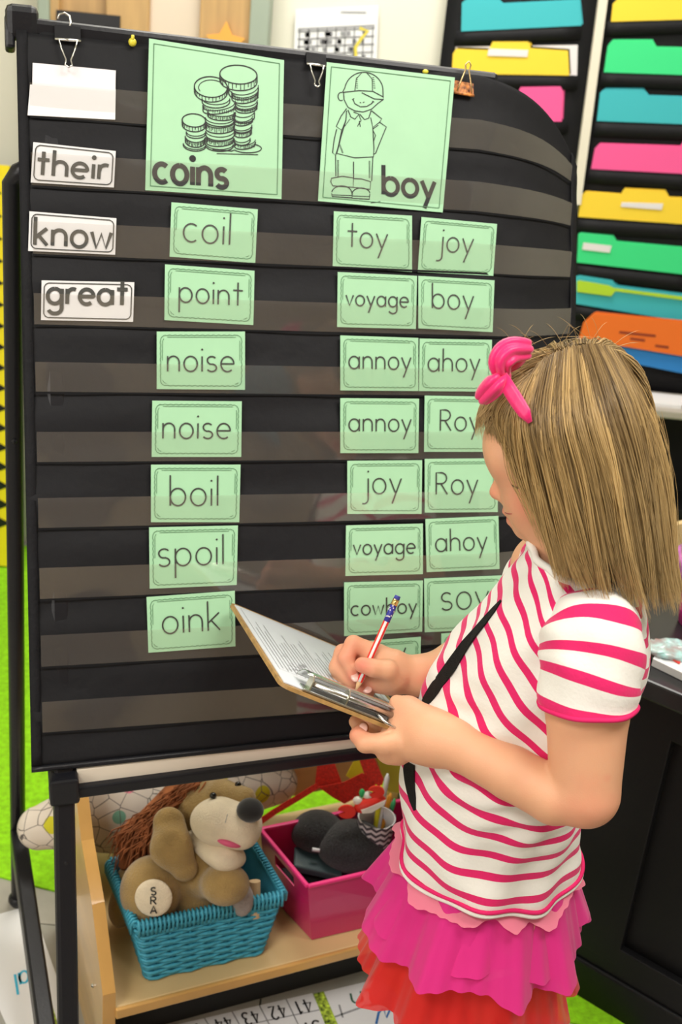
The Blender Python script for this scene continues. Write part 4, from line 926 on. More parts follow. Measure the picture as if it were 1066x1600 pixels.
# ---- floral pillow lying on the back of the shelf
def floral():
    m = mat('floral_cloth', (.72, .64, .55), .85, bump=.4, bscale=25); nt = m.node_tree; b = nt.nodes['Principled BSDF']; L = nt.links
    tc = nt.nodes.new('ShaderNodeTexCoord'); prev = None
    base = (.72, .64, .55, 1)
    def layer(prev, scale, thr, col, off, feature='F1'):
        mp = nt.nodes.new('ShaderNodeMapping'); mp.inputs[1].default_value = off; L.new(tc.outputs['Object'], mp.inputs[0])
        v = nt.nodes.new('ShaderNodeTexVoronoi'); v.inputs['Scale'].default_value = scale; v.feature = feature; L.new(mp.outputs[0], v.inputs['Vector'])
        c = nt.nodes.new('ShaderNodeMath'); c.operation = 'LESS_THAN'; c.inputs[1].default_value = thr; L.new(v.outputs['Distance'], c.inputs[0])
        mx = nt.nodes.new('ShaderNodeMix'); mx.data_type = 'RGBA'; L.new(c.outputs[0], mx.inputs[0])
        if prev is None: mx.inputs[6].default_value = base
        else: L.new(prev, mx.inputs[6])
        mx.inputs[7].default_value = (*col, 1); return mx.outputs[2]
    p = layer(None, 17, .28, (.60, .56, .02), (0, 0, 0)); p = layer(p, 14, .16, (.20, .45, .32), (3, 1, 2)); p = layer(p, 15, .22, (.75, .22, .30), (7, 4, 1)); p = layer(p, 34, .018, (.12, .10, .09), (0, 5, 0), 'DISTANCE_TO_EDGE')
    L.new(p, b.inputs['Base Color']); return m
pil = thing('floral_pillow', 'long pale floral pillow lying across the back of the wooden shelf', 'pillow', SP(.22, .36, BH))
PD = float((SP(.15, .34, BH) - CAM) @ FW)
A1, A2, A3 = LP(62, 1293, PD - .02), LP(180, 1262, PD + .0), LP(430, 1222, PD + .14)
lo_ = np.minimum.reduce([A1, A2, A3]) - .09; hi_ = np.maximum.reduce([A1, A2, A3]) + .09
S = SDF(lo_, hi_, .005); S.chain([A1, A2, LP(300, 1238, PD + .07), A3], [.036, .066, .066, .040], .03); soft('pillow_case', S, floral(), pil)
g = G(); g.tube([A1 + (A3 - A1) * (i / 20.) * 1.0 + V3(0, -.02, .0) + V3(0, 0, .056 * math.sin(math.pi * min(1, .15 + i / 20 * .7))) for i in range(21)], .0015, 6); 

# ---- papers on the floor
def floorsheet(px, label, z=.0006):
    q = [onZ(x, y, z) for x, y in px]; root = thing('floor_poster', label, 'poster', sum(q) / 4, 'posters lying on the floor'); g = G(); g.prism(q, (0, 0, .0006)); g.out('sheet', PAPER, root); return root, q
GB = mat('leafy_print', (.08, .35, .03), .7, noise=.9, nscale=160, col2=(.4, .8, .05))
UPN = V3(0, 0, 1)
root, q = floorsheet([(-60, 1445), (50, 1414), (128, 1640), (45, 1680)], 'white handwritten poster on the floor at the left, outside the easel')
P = [quadp(q, .55, .92), quadp(q, .98, .45), quadp(q, .98, .60), quadp(q, .72, .98)]
e = [onZ(*p, .0014) for p in ((60, 1542), (72, 1538), (102, 1640), (84, 1646))]; g = G(); g.prism(e, (0, 0, .0003)); g.out('printed_border', GB, root)
for x, y in ((70, 1556), (76, 1580)): g = G(); g.ball(onZ(x, y, .0018), (.006, .006, .0004), 10, 4); g.out('red_dot', RS, root)
g = G(); o3 = onZ(62, 1508, .0013); ex = onZ(22, 1523, .0013) - o3; write(g, 'rial', o3, ex, (onZ(40, 1540, .0013) - onZ(37, 1522, .0013)), .004, UPN, .0004); g.out('handwriting', mat('cyan_marker', (.05, .48, .72), .6), root)
root, q = floorsheet([(230, 1612), (488, 1552), (545, 1680), (300, 1700)], 'white number chart poster lying upside down on the floor under the shelf')
g = G()
for t in (.22, .50, .78): g.ribbon([quadp(q, 0, t) + UPN * .001, quadp(q, 1, t) + UPN * .001], .002, UPN)
for s in [i / 6 for i in range(1, 6)]: g.ribbon([quadp(q, s, .0) + UPN * .001, quadp(q, s, 1) + UPN * .001], .002, UPN)
g.out('printed_grid', MATS['grey_ink'], root)
for r, row in enumerate((('41', '42', '43', '44', '45'), ('31', '32', '33', '34', '35'))):
    for c, w in enumerate(row):
        s1 = 1 - c / 6; a = quadp(q, s1 - .035, .06 + r * .28) + UPN * .001; b = quadp(q, s1 - .13, .06 + r * .28) + UPN * .001
        g = G(); write(g, w, a, b - a, (quadp(q, s1 - .1, .18 + r * .28) - quadp(q, s1 - .1, .06 + r * .28)) * .95, .0032, UPN); g.out('printed_number', INK, root)
root, q = floorsheet([(506, 1550), (598, 1528), (760, 1650), (570, 1700)], 'white poster with handwriting "In" lying upside down by the girl\'s skirt')
g = G(); e = [onZ(*p, .0014) for p in ((490, 1553), (506, 1549), (570, 1700), (548, 1706))]; g.prism(e, (0, 0, .0003)); e = [onZ(*p, .0014) for p in ((594, 1529), (610, 1526), (680, 1590), (664, 1594))]; g.prism(e, (0, 0, .0003)); g.out('printed_border', GB, root)
g = G(); o3 = onZ(584, 1545, .0013); write(g, 'In', o3, onZ(546, 1553, .0013) - o3, onZ(582, 1562, .0013) - onZ(578, 1546, .0013), .0035, UPN); g.out('handwriting', mat('dark_green_marker', (.03, .12, .07), .6), root)
g = G(); g.ribbon([onZ(520, 1590, .0014), onZ(598, 1562, .0014)], .0035, UPN); g.ribbon([onZ(530, 1570, .0014), onZ(536, 1590, .0014)], .003, UPN); g.out('ruled_line', MATS['grey_ink'], root)
g = G(); g.ribbon([onZ(*p, .0015) for p in ((588, 1600), (592, 1582), (600, 1576), (604, 1590), (612, 1572), (622, 1576))], .004, UPN); g.out('blue_scribble', mat('blue_marker', (.02, .15, .45), .6), root)
# ================================================================== THE GIRL
FB = unit((-.95, .31, 0)); LB = unit((-.31, -.95, 0)); ZB = V3(0, 0, 1)      # her forward and her left
def Y_(x, y, Y): return onY(x, y, Y)
def skin_mat():
    m = attr_mix('skin', 'blush', (.74, .385, .225), (.76, .20, .14), .5, sss=.12, bump=.12, bscale=700, spec=.35); nt = m.node_tree; b = nt.nodes['Principled BSDF']
    mx = [n for n in nt.nodes if n.type == 'MIX'][0]
    tc = nt.nodes.new('ShaderNodeTexCoord'); nz = nt.nodes.new('ShaderNodeTexNoise'); nz.inputs['Scale'].default_value = 28; nz.inputs['Detail'].default_value = 3; nt.links.new(tc.outputs['Object'], nz.inputs['Vector'])
    at = [n for n in nt.nodes if n.type == 'ATTRIBUTE'][0]; ad = nt.nodes.new('ShaderNodeMath'); ad.operation = 'MULTIPLY_ADD'; ad.inputs[1].default_value = .45
    nt.links.new(nz.outputs[0], ad.inputs[0]); nt.links.new(at.outputs['Fac'], ad.inputs[2]); sb = nt.nodes.new('ShaderNodeMath'); sb.operation = 'SUBTRACT'; sb.use_clamp = True; sb.inputs[1].default_value = .22; nt.links.new(ad.outputs[0], sb.inputs[0]); nt.links.new(sb.outputs[0], mx.inputs[0])
    return m
SKIN = skin_mat()
girl = thing('person', 'blond girl in a pink striped shirt and ruffled skirt, writing on a clipboard', 'person', (.20, 1.03, 0))
# ---- clipboard geometry first: the hands close on it
dC = float((Y_(640, 1135, 1.0) - CAM) @ FW)
cB = atD(440, 1068, dC - .055); cC0 = atD(668, 1158, dC + .005); cA0 = atD(352, 937, dC + .215)
e1 = unit(cC0 - cB); e2 = unit((cA0 - cB) - e1 * ((cA0 - cB) @ e1)); en = unit(np.cross(e1, e2)); en = en if en[2] > 0 else -en
LW = float(np.linalg.norm(cC0 - cB)); LL = float((cA0 - cB) @ e2)
def BP(a, b, c=0.): return cB + e1 * a + e2 * b + en * c
# ---- body
S = SDF((-.03, .87, -.005), (.40, 1.26, 1.235), .0024)
kB = .02
# legs, feet (below the frame)
for hx, kx_, ax_, tx in (((.215, 1.00, .56), (.205, .985, .31), (.20, .975, .055), (.105, .995, .018)), ((.205, 1.10, .56), (.185, 1.105, .31), (.17, 1.09, .055), (.075, 1.115, .018))):
    S.cone(hx, kx_, .060, .042, .03); S.cone(kx_, V3(*kx_) * .6 + V3(*ax_) * .4, .040, .041, .02); S.cone(V3(*kx_) * .6 + V3(*ax_) * .4, ax_, .041, .026, .02)
    S.cone(V3(ax_[0] + .015, ax_[1], .026), V3(*tx), .026, .018, .02)
# trunk (inside the shirt)
for c, r in (((.208, 1.045, .58), (.085, .095, .07)), ((.203, 1.05, .69), (.080, .085, .10)), ((.235, 1.05, .83), (.074, .085, .10)), ((.250, 1.05, .92), (.062, .088, .045))):
    S.ell(c, r, np.array([FB, LB, ZB]), .04)
S.cone((.252, 1.05, .94), (.225, 1.053, 1.02), .036, .033, .02)
# head: skull, face profile along the midline, cheeks
hf = unit(FB * math.cos(.42) - ZB * math.sin(.42)); hu = unit(FB * math.sin(.42) + ZB * math.cos(.42)); HX = np.array([hf, LB, hu])
HC = Y_(886, 668, 1.055); YM = 1.075
S.ell(HC, (.077, .065, .070), HX, .01)
S.ell(Y_(838, 738, 1.067), (.038, .050, .058), HX, .02)
S.ell(Y_(836, 786, 1.068), (.028, .034, .032), HX, .02)
S.ell(Y_(833, 775, 1.047), (.021, .021, .023), HX, .015)      # near cheek
S.ell(Y_(826, 776, 1.096), (.022, .022, .024), HX, .015)
S.ell(Y_(795, 700, 1.070), (.022, .048, .032), HX, .015)       # brow and forehead
S.cone(Y_(787, 738, YM), Y_(778, 768, YM), .0055, .0088, .005); S.ell(Y_(787, 776, YM - .009), (.006, .006, .005), HX, .006); S.ell(Y_(789, 776, YM + .009), (.006, .006, .005), HX, .006)
S.ell(Y_(798, 795, YM), (.0085, .015, .0058), HX, .004); S.ell(Y_(804, 810, YM), (.0085, .0135, .0060), HX, .004)
S.ell(Y_(821, 823, YM - .002), (.012, .016, .012), HX, .01)
S.ell(Y_(808, 757, 1.043), (.010, .012, .010), HX, .006); S.ell(Y_(797, 757, 1.105), (.010, .012, .010), HX, .006)   # lids
for s in (1, -1): S.ell(HC + LB * s * .070 - hu * .030 - hf * .008, (.014, .006, .022), HX, .006)
# left arm (towards the camera)
sL = Y_(925, 985, .965); eL = Y_(914, 1238, .920); wL = Y_(706, 1161, .975)
uL = Y_(918, 1110, .942)
S.cone(sL, uL, .040, .0405, .004); S.cone(uL, eL, .0405, .0345, .004)
mL = Y_(866, 1243, .925); nL = Y_(800, 1208, .945)
S.cone(eL, mL, .0325, .0285, .006); S.cone(mL, nL, .0285, .0275, .004); S.cone(nL, wL, .0275, .0235, .004)

# left hand
dh = dC
A = lambda x, y, d=0.: atD(x, y, dh + d)
dw = float((wL - CAM) @ FW) - dh
S.cone(wL, A(672, 1148, dw * .5), .0235, .027, .012); S.cone(A(676, 1150, dw * .5), A(640, 1124, .004), .026, .0195, .012); S.cone(A(676, 1158, dw * .5), A(624, 1160, .0), .025, .0175, .012); S.cone(A(648, 1128, .0), A(618, 1150, .0), .018, .015, .012)
S.ell(A(636, 1106, .004), (.0125, .0125, .0125), None, .010)
th = [A(642, 1156, -.008), A(602, 1161, -.014), A(571, 1161, -.012), A(560, 1149, -.004), A(567, 1137, .004)]
for i, (r0_q, r1_q) in enumerate(((.0135, .0108), (.0108, .0098), (.0098, .0086), (.0086, .0068))): S.cone(th[i], th[i + 1], r0_q, r1_q, .004)
for k, (x0, y0, d0) in enumerate(((630, 1120, .012), (628, 1140, .014), (620, 1166, .008), (626, 1182, .0))):       # four fingers curled under the board
    base = A(x0, y0, d0)
    p1 = base + e2 * (.014 + .004 * k) - e1 * .014 - en * .006; p2 = p1 + e2 * .016 - e1 * .012; p3 = p2 + e2 * .006 - e1 * .010 + en * .003
    if k == 0: p1, p2, p3 = A(622, 1102, .008), BP(LW * .80, .012, .024), BP(LW * .76, .022, .022)                # index lies over the clip end
    rr = (.0092, .0092, .0088, .0080)[k]
    S.cone(base, p1, rr * 1.15, rr, .005); S.cone(p1, p2, rr, rr * .92, .002); S.cone(p2, p3, rr * .92, rr * .78, .002)
S.ell(A(606, 1176, -.004), (.012, .010, .012), None, .012)
# right arm and writing hand (beyond the belly)
sR = V3(.235, 1.135, .935); eR = V3(.235, 1.185, .80)
dR = float((Y_(600, 1050, 1.085) - CAM) @ FW)
B = lambda x, y, d=0.: atD(x, y, dR + d)
wR = B(655, 1056, .012)
S.cone(sR, eR, .040, .034, .02); S.cone(eR, wR * .6 + eR * .4, .032, .029, .02); S.cone(wR * .6 + eR * .4, wR, .029, .0210, .015)
S.cone(wR, B(603, 1050), .021, .021, .012); S.cone(B(612, 1040), B(585, 1028), .019, .015, .01); S.cone(B(612, 1062), B(575, 1060, .006), .017, .014, .01)
fing = [([(590, 1022, .0), (552, 1006, -.004), (541, 1028, -.010), (553, 1056, -.014)], (.0112, .0095, .0088, .0072)),
        ([(583, 1032, .012), (536, 1020, .006), (527, 1043, .0), (549, 1066, -.008)], (.011, .0098, .0092, .0075)),
        ([(583, 1055, .012), (531, 1050, .010), (533, 1068, .004), (568, 1077, -.004)], (.0105, .0094, .0088, .0072)),
        ([(590, 1065, .014), (548, 1066, .020), (548, 1080, .016), (575, 1084, .006)], (.0095, .0085, .008, .007)),
        ([(618, 1060, -.012), (606, 1047, -.024), (584, 1044, -.027), (566, 1039, -.024)], (.0135, .0110, .0098, .0088))]
for pts, rs in fing:
    for i in range(3): S.cone(B(*pts[i]), B(*pts[i + 1]), rs[i], rs[i + 1], .003 if i else .006)
BODY, BV = soft('body', S, SKIN, girl)
bl = np.zeros(len(BV))
for c, r, w in ((Y_(826, 790, 1.015), .024, .55), (Y_(770, 770, 1.07), .010, .4), (Y_(796, 800, YM), .012, 1.5), (Y_(918, 1262, .90), .03, .35), (th[3], .012, .8), (B(566, 1039, -.03), .012, .8), (B(545, 1020, -.01), .02, .5), (B(553, 1058, -.02), .012, .7), (B(568, 1077, -.008), .012, .7), (A(636, 1106, 0), .02, .3), (Y_(915, 1205, .88), .006, .5), (Y_(945, 1212, .9), .005, .7)):
    d = np.linalg.norm(BV - c, axis=1); bl = np.maximum(bl, w * np.exp(-(d / r) ** 2))
at = BODY.data.attributes.new('blush', 'FLOAT', 'POINT'); at.data.foreach_set('value', bl.astype(np.float32))
bvh = BVHTree.FromPolygons([Vector(v) for v in BV.tolist()], [tuple(p.vertices) for p in BODY.data.polygons])
def onbody(x, y, tree=None, lift=.0006):
    r = unit(ray(x, y)); h = (tree or bvh).ray_cast(Vector(CAM), Vector(r)); 
    if h[0] is None: return None
    return np.array(h[0]) - r * lift
# lashes, brow, mouth line
LASH = mat('lash_brown', (.07, .035, .02), .7); 
def skinline(name, pts, w, m, lift=.0005):
    P = [onbody(*p) for p in pts]; P = [p for p in P if p is not None]
    if len(P) > 1: g = G(); g.tube([p for p in P], [w * (.4 + .6 * math.sin(math.pi * i / (len(P) - 1))) for i in range(len(P))], 5); g.out(name, m, girl, True)
skinline('eyelashes', [(799, 757), (803, 760), (808, 762), (813, 762), (818, 760)], .0011, LASH)
skinline('mouth_line', [(789, 801), (792, 802), (796, 803), (800, 803)], .0008, mat('lip_shadow_pink', (.42, .10, .08), .6))
L_ = [onbody(*q) for q in [(799, 757), (803, 760), (808, 762), (813, 762), (818, 760)]]; mid = Y_(800, 760, YM)      # far eye, mirrored
L_ = [q - LB * (2 * ((q - mid) @ LB)) + hf * .002 for q in L_ if q is not None]
L_ = [np.array((bvh.find_nearest(Vector(q)))[0]) for q in L_]
g = G(); g.tube(L_, [.0004, .0009, .0011, .0009, .0004][:len(L_)], 5); g.out('eyelashes', LASH, girl, True)
# finger nails
NAIL = mat('nail_pink', (.86, .52, .44), .3, coat=.4)
def nail(p, nrm, along, w=.0048, l=.0058):
    nrm = unit(nrm); along = unit(along - nrm * (along @ nrm)); sd = np.cross(nrm, along); g = G(); g.ball(p, (w, l, .0012), 12, 6, np.array([sd, along, nrm])); g.out('fingernail', NAIL, girl, True)
for x, y, ax2 in ((555, 1058, CX * .3 - CY), (574, 1077, CX), (568, 1137, CY)):
    p = onbody(x, y, None, .0002)
    if p is not None: nail(p, -unit(ray(x, y)) * .8 + CY * .3, ax2)
# shoes
for c in (V3(.150, .985, 0), V3(.120, 1.10, 0)):
    S = SDF(c - V3(.11, .06, .01), c + V3(.11, .06, .10), .004); S.cone(c + V3(.055, -.008, .032), c + V3(-.055, .012, .028), .034, .030, .01); S.ell(c + V3(0, 0, -.03), (.2, .2, .03), None, 0, 'cut')
    o, _ = soft('shoe', S, mat('white_shoe', (.75, .73, .72), .5), girl)

# ---- shirt
PINK = (.72, .008, .13)
def stripe_mat(name, period, duty):
    m = mat(name, (.80, .77, .72), .85, bump=.25, bscale=260, sheen=.15); nt = m.node_tree; b = nt.nodes['Principled BSDF']; L = nt.links
    at = nt.nodes.new('ShaderNodeAttribute'); at.attribute_name = 'stripe'
    dv = nt.nodes.new('ShaderNodeMath'); dv.operation = 'DIVIDE'; dv.inputs[1].default_value = period; L.new(at.outputs['Fac'], dv.inputs[0])
    fr = nt.nodes.new('ShaderNodeMath'); fr.operation = 'FRACT'; L.new(dv.outputs[0], fr.inputs[0])
    ls = nt.nodes.new('ShaderNodeMath'); ls.operation = 'LESS_THAN'; ls.inputs[1].default_value = duty; L.new(fr.outputs[0], ls.inputs[0])
    mx = nt.nodes.new('ShaderNodeMix'); mx.data_type = 'RGBA'; mx.inputs[6].default_value = (.82, .79, .74, 1); mx.inputs[7].default_value = (*PINK, 1); L.new(ls.outputs[0], mx.inputs[0]); L.new(mx.outputs[2], b.inputs['Base Color'])
    return m
ST = stripe_mat('striped_jersey', .0250, .34); ST2 = stripe_mat('striped_jersey_sleeve', .0235, .36)
def catm(P, t):
    """smooth curve through rows of P at t in [0, n-1]"""
    P = np.asarray(P, float); n = len(P); i = int(min(max(math.floor(t), 0), n - 2)); f = t - i
    p0, p1, p2, p3 = P[max(i - 1, 0)], P[i], P[i + 1], P[min(i + 2, n - 1)]
    return .5 * (2 * p1 + (p2 - p0) * f + (2 * p0 - 5 * p1 + 4 * p2 - p3) * f * f + (3 * p1 - p0 - 3 * p2 + p3) * f ** 3)
RG = [  # z, cx, cy, half depth, half width, front lift
 (.612, .209, 1.045, .1005, .111, .00), (.635, .208, 1.045, .100, .110, .00), (.66, .203, 1.048, .100, .106, .02), (.72, .202, 1.05, .104, .102, .08),
 (.78, .212, 1.05, .106, .099, .12), (.84, .229, 1.05, .103, .099, .16), (.89, .247, 1.05, .093, .101, .20), (.925, .256, 1.05, .082, .104, .22), (.955, .256, 1.05, .068, .096, .25), (.975, .252, 1.05, .056, .074, .25), (.988, .247, 1.05, .050, .060, .25)]
NU, NV = 120, 150
P = np.zeros((NV + 1, NU, 3)); SV_ = np.zeros((NV + 1, NU))
for j in range(NV + 1):
    z, cx_, cy_, a, b, tl = catm(RG, (len(RG) - 1) * j / NV)
    for i in range(NU):
        t = 2 * math.pi * i / NU; ct, s_ = math.cos(t), math.sin(t)
        hem = max(0, 1 - j / 40.)
        fold = .0030 * math.sin(5 * t + z * 18) * (.3 + hem) + .0016 * math.sin(11 * t - z * 40) + .0022 * math.sin(3 * t + z * 55) * (1 - hem) + .0035 * hem ** 2 * math.sin(8 * t + 1)
        # drawn folds from the armpit across the side, near side only
        q = z - .84 + .35 * ct * .1
        fold += .0026 * math.exp(-((z - .76 - .05 * ct) / .05) ** 2) * math.sin((z + .35 * ct * .1) * 230) * max(0, s_)
        a2, b2 = a + fold, b + fold
        p = V3(cx_, cy_, z) + FB * a2 * ct + LB * b2 * s_ + ZB * (tl * a * ct + .006 * hem * math.sin(4 * t + .6))
        P[j, i] = p
        k = min(1, max(0, (z - .64) / .26)); k = k * k * (3 - 2 * k) + .30 * max(0, (z - .925) / .05)
        SV_[j, i] = p[2] - (.02 + .80 * k) * a * ct * 1.0 - tl * 0 + .002 * math.sin(6 * t)
vs = P.reshape(-1, 3); fs = [(j * NU + i, j * NU + (i + 1) % NU, (j + 1) * NU + (i + 1) % NU, (j + 1) * NU + i) for j in range(NV) for i in range(NU)]
shirt = mesh('shirt', vs, fs, ST, girl, True, label='white short sleeved shirt with thin hot pink stripes')
SV_ -= SV_.min(); at = shirt.data.attributes.new('stripe', 'FLOAT', 'POINT'); at.data.foreach_set('value', SV_.ravel().astype(np.float32))
md = shirt.modifiers.new('t', 'SOLIDIFY'); md.thickness = .0018; md.offset = -1
stree = BVHTree.FromPolygons([Vector(v) for v in vs.tolist()], fs)
WHJ = mat('white_rib', (.82, .79, .74), .85, bump=.3, bscale=300)
g = G(); g.tube([P[0, i] for i in range(NU)], .0032, 6, closed=True); g.out('hem', WHJ, shirt, True)
g = G(); g.tube([P[2, i] + (P[2, i] - V3(.209, 1.045, P[2, i][2])) * .012 + ZB * .0035 for i in range(NU)], .0024, 6, closed=True); g.out('hem_piping', mat('pink_rib', PINK, .8), shirt, True)
g = G(); g.tube([P[NV, i] for i in range(NU)], .0042, 6, closed=True); g.out('neckband', WHJ, shirt, True)
def sleeve(pts, rs, nm):
    n, m = 60, 48; L = np.zeros((m + 1, n, 3)); A_ = np.zeros((m + 1, n))
    C_ = [catm(pts, (len(pts) - 1) * j / m) for j in range(m + 1)]; R_ = [float(catm(np.array(rs)[:, None], (len(rs) - 1) * j / m)[0]) for j in range(m + 1)]
    acc = 0
    for j in range(m + 1):
        t = unit(C_[min(j + 1, m)] - C_[max(j - 1, 0)]); a = unit(np.cross(t, LB)); b = np.cross(t, a)
        if j: acc += math.hypot(np.linalg.norm(C_[j] - C_[j - 1]), R_[j] - R_[j - 1])
        for i in range(n):
            q = 2 * math.pi * i / n; r = R_[j] * (1 + .03 * math.sin(3 * q + 4) + .02 * math.sin(7 * q + j * .12)) + .0012 * math.sin(j * .5 + 2 * q)
            L[j, i] = C_[j] + (a * math.cos(q) * 1.05 + b * math.sin(q)) * r; A_[j, i] = acc + .006 * math.cos(q + .6)
    v = L.reshape(-1, 3); f = [(j * n + i, j * n + (i + 1) % n, (j + 1) * n + (i + 1) % n, (j + 1) * n + i) for j in range(m) for i in range(n)]
    o = mesh(nm, v, f, ST2, girl, True); at = o.data.attributes.new('stripe', 'FLOAT', 'POINT'); at.data.foreach_set('value', (A_ + .006).ravel().astype(np.float32))
    md = o.modifiers.new('t', 'SOLIDIFY'); md.thickness = .0018; md.offset = -1
    g = G(); g.tube([L[m, i] for i in range(n)], .0026, 6, closed=True); g.out('cuff', mat('pink_rib', PINK, .8), o, True)
    return o
sleeve([Y_(910, 945, 1.000), Y_(914, 962, .985), Y_(922, 988, .968), Y_(924, 1028, .953), Y_(919, 1066, .943), Y_(917, 1097, .939)], (.018, .038, .0475, .0475, .0455, .0455), 'sleeve')
sleeve([V3(.250, 1.09, .955), V3(.250, 1.11, .95), V3(.243, 1.135, .925), V3(.240, 1.15, .895), V3(.238, 1.16, .865)], (.024, .040, .047, .047, .045), 'sleeve')
# black glitter ribbon down the front of the shirt
def ribbon_on(pts, ws, name, m, lab):
    g = G(); V = []; 
    for (x, y), w in zip(pts, ws):
        p = onbody(x, y, stree, .0022)
        if p is None: continue
        hn_ = stree.ray_cast(Vector(CAM), Vector(unit(ray(x, y))))[1]; V.append((p, w * 1.6, np.array(hn_)))
    for i in range(len(V)):
        a = V[max(i - 1, 0)][0]; b = V[min(i + 1, len(V) - 1)][0]; t = unit(b - a); q = unit(np.cross(t, V[i][2])); p, w, _n = V[i]
        g.v += [tuple(p + q * w / 2), tuple(p - q * w / 2)]
    g.f = [(2 * i, 2 * i + 1, 2 * i + 3, 2 * i + 2) for i in range(len(V) - 1)]
    o = g.out(name, m, girl, label=lab); md = o.modifiers.new('t', 'SOLIDIFY'); md.thickness = .0015; md.offset = 0
GLT = mat('black_glitter', (.004, .004, .004), .6, noise=.9, nscale=600, bump=1, bscale=900, spec=.25)
pl = [(783, 938), (772, 952), (758, 969), (742, 988), (725, 1010), (708, 1036), (692, 1058), (676, 1080), (664, 1100), (655, 1120)]
ribbon_on(pl, [.002, .006, .0075, .009, .010, .0105, .011, .0125, .013, .012], 'glitter_ribbon', GLT, 'black glitter ribbon')
ribbon_on([(640, 1192), (639, 1205), (640, 1220), (642, 1235), (645, 1250), (648, 1266)], [.013, .0125, .0115, .010, .008, .002], 'glitter_ribbon', GLT, 'black glitter ribbon')

# ---- ruffled skirt, three tiers
def tier(name, z0, z1, r0, r1, n, amp, col, seed, lab, zw=.008, pw=1.):
    R = random.Random(seed); ph = [R.uniform(0, 6.28) for _ in range(6)]; N, M = 240, 22; L = np.zeros((M + 1, N, 3))
    for j in range(M + 1):
        t = j / M
        for i in range(N):
            q = 2 * math.pi * i / N
            w = math.sin(n * q + ph[0] + .6 * math.sin(3 * q + ph[1])) * .6 + math.sin((n + 5) * q + ph[2] + t * .8) * .3 + math.sin((4 * n + 3) * q + ph[3] + .5 * math.sin(5 * q)) * .10
            r = r0 + (r1 - r0) * t ** pw + amp * t ** (.7 + pw * .5) * w
            z = z0 + (z1 - z0) * t + zw * t * (math.sin(4 * q + ph[4]) + .6 * math.sin(n * q * .5 + ph[5])) - .004 * t * w
            cx_, cy_ = .208 - .002 * t, 1.045
            L[j, i] = V3(cx_, cy_, z) + FB * r * math.cos(q) + LB * r * 1.05 * math.sin(q)
    v = L.reshape(-1, 3); f = [(j * N + i, j * N + (i + 1) % N, (j + 1) * N + (i + 1) % N, (j + 1) * N + i) for j in range(M) for i in range(N)]
    return mesh(name, v, f, col, girl, True, label=lab)
def sheer(name, c, a=.86):
    m = mat(name, c, .75, alpha=a, bump=.5, bscale=35, sheen=.3, stretch=(1, 1, .4)); nt = m.node_tree; b = nt.nodes['Principled BSDF']; out = nt.nodes['Material Output']
    tl = nt.nodes.new('ShaderNodeBsdfTranslucent'); tl.inputs[0].default_value = (*c, 1); mx = nt.nodes.new('ShaderNodeMixShader'); mx.inputs[0].default_value = .22
    nt.links.new(b.outputs[0], mx.inputs[1]); nt.links.new(tl.outputs[0], mx.inputs[2]); nt.links.new(mx.outputs[0], out.inputs[0]); return m
RED_ = sheer('red_chiffon', (.80, .012, .008)); HOT = sheer('hot_pink_chiffon', (.86, .022, .30)); PAL = sheer('pale_pink_chiffon', (.90, .25, .36), .9)
tier('skirt_ruffle', .56, .425, .088, .130, 9, .015, RED_, 3, 'red chiffon ruffle')
tier('skirt_ruffle', .545, .40, .085, .112, 7, .011, RED_, 5, 'red chiffon ruffle')
tier('skirt_ruffle', .645, .515, .084, .130, 9, .015, HOT, 8, 'hot pink chiffon ruffle', .009)
tier('skirt_ruffle', .640, .535, .080, .120, 7, .012, HOT, 12, 'hot pink chiffon ruffle')
tier('skirt_ruffle', .642, .598, .078, .110, 12, .007, PAL, 4, 'pale pink chiffon ruffle', .005, 2.)

# ---- hair
GH = [
 [(838, 580, 1.035), (805, 606, 1.030), (777, 634, 1.035), (764, 665, 1.045), (771, 700, 1.048)],
 [(842, 575, 1.03), (806, 618, 1.005), (788, 668, 1.003), (812, 742, 1.003), (850, 828, 1.00)],
 [(850, 566, 1.03), (822, 640, .984), (832, 725, .974), (852, 815, .974), (874, 892, .98)],
 [(864, 555, 1.03), (850, 650, .970), (866, 740, .958), (890, 830, .956), (912, 905, .965)],
 [(886, 546, 1.03), (885, 650, .962), (908, 745, .950), (932, 840, .948), (952, 922, .960)],
 [(908, 541, 1.03), (930, 640, .968), (958, 745, .952), (980, 845, .953), (998, 934, .965)],
 [(932, 541, 1.03), (972, 635, .985), (1000, 740, .970), (1018, 845, .968), (1030, 938, .980)],
 [(952, 547, 1.035), (998, 640, 1.010), (1022, 740, 1.00), (1036, 845, .995), (1048, 925, 1.00)],
 [(964, 556, 1.045), (1008, 650, 1.040), (1032, 740, 1.035), (1042, 845, 1.03), (1048, 915, 1.03)],
 [(962, 555, 1.048), (1004, 598, 1.095), (1022, 720, 1.10), (1032, 830, 1.09), (1030, 900, 1.08)],
 [(935, 543, 1.045), (955, 548, 1.085), (985, 650, 1.140), (1000, 770, 1.14), (990, 880, 1.12)],
 [(905, 542, 1.045), (904, 541, 1.085), (915, 630, 1.150), (925, 760, 1.155), (915, 870, 1.14)],
 [(868, 553, 1.045), (855, 549, 1.075), (838, 615, 1.130), (850, 740, 1.145), (872, 850, 1.12)],
 [(842, 572, 1.048), (812, 572, 1.07), (790, 650, 1.110), (795, 720, 1.118), (828, 790, 1.11)]]
GH = np.array([[Y_(*p) for p in r] for r in GH])
def hairpt(i, t):
    col = np.array([catm(GH[:, k], i) for k in range(5)]); return catm(col, t * 4)
CEN = np.array([Y_(890, 640, 1.055), Y_(890, 650, 1.055), Y_(895, 740, 1.055), Y_(920, 830, 1.05), Y_(945, 910, 1.05)])
HT = np.zeros((131, 41, 3)); HN = np.zeros_like(HT)
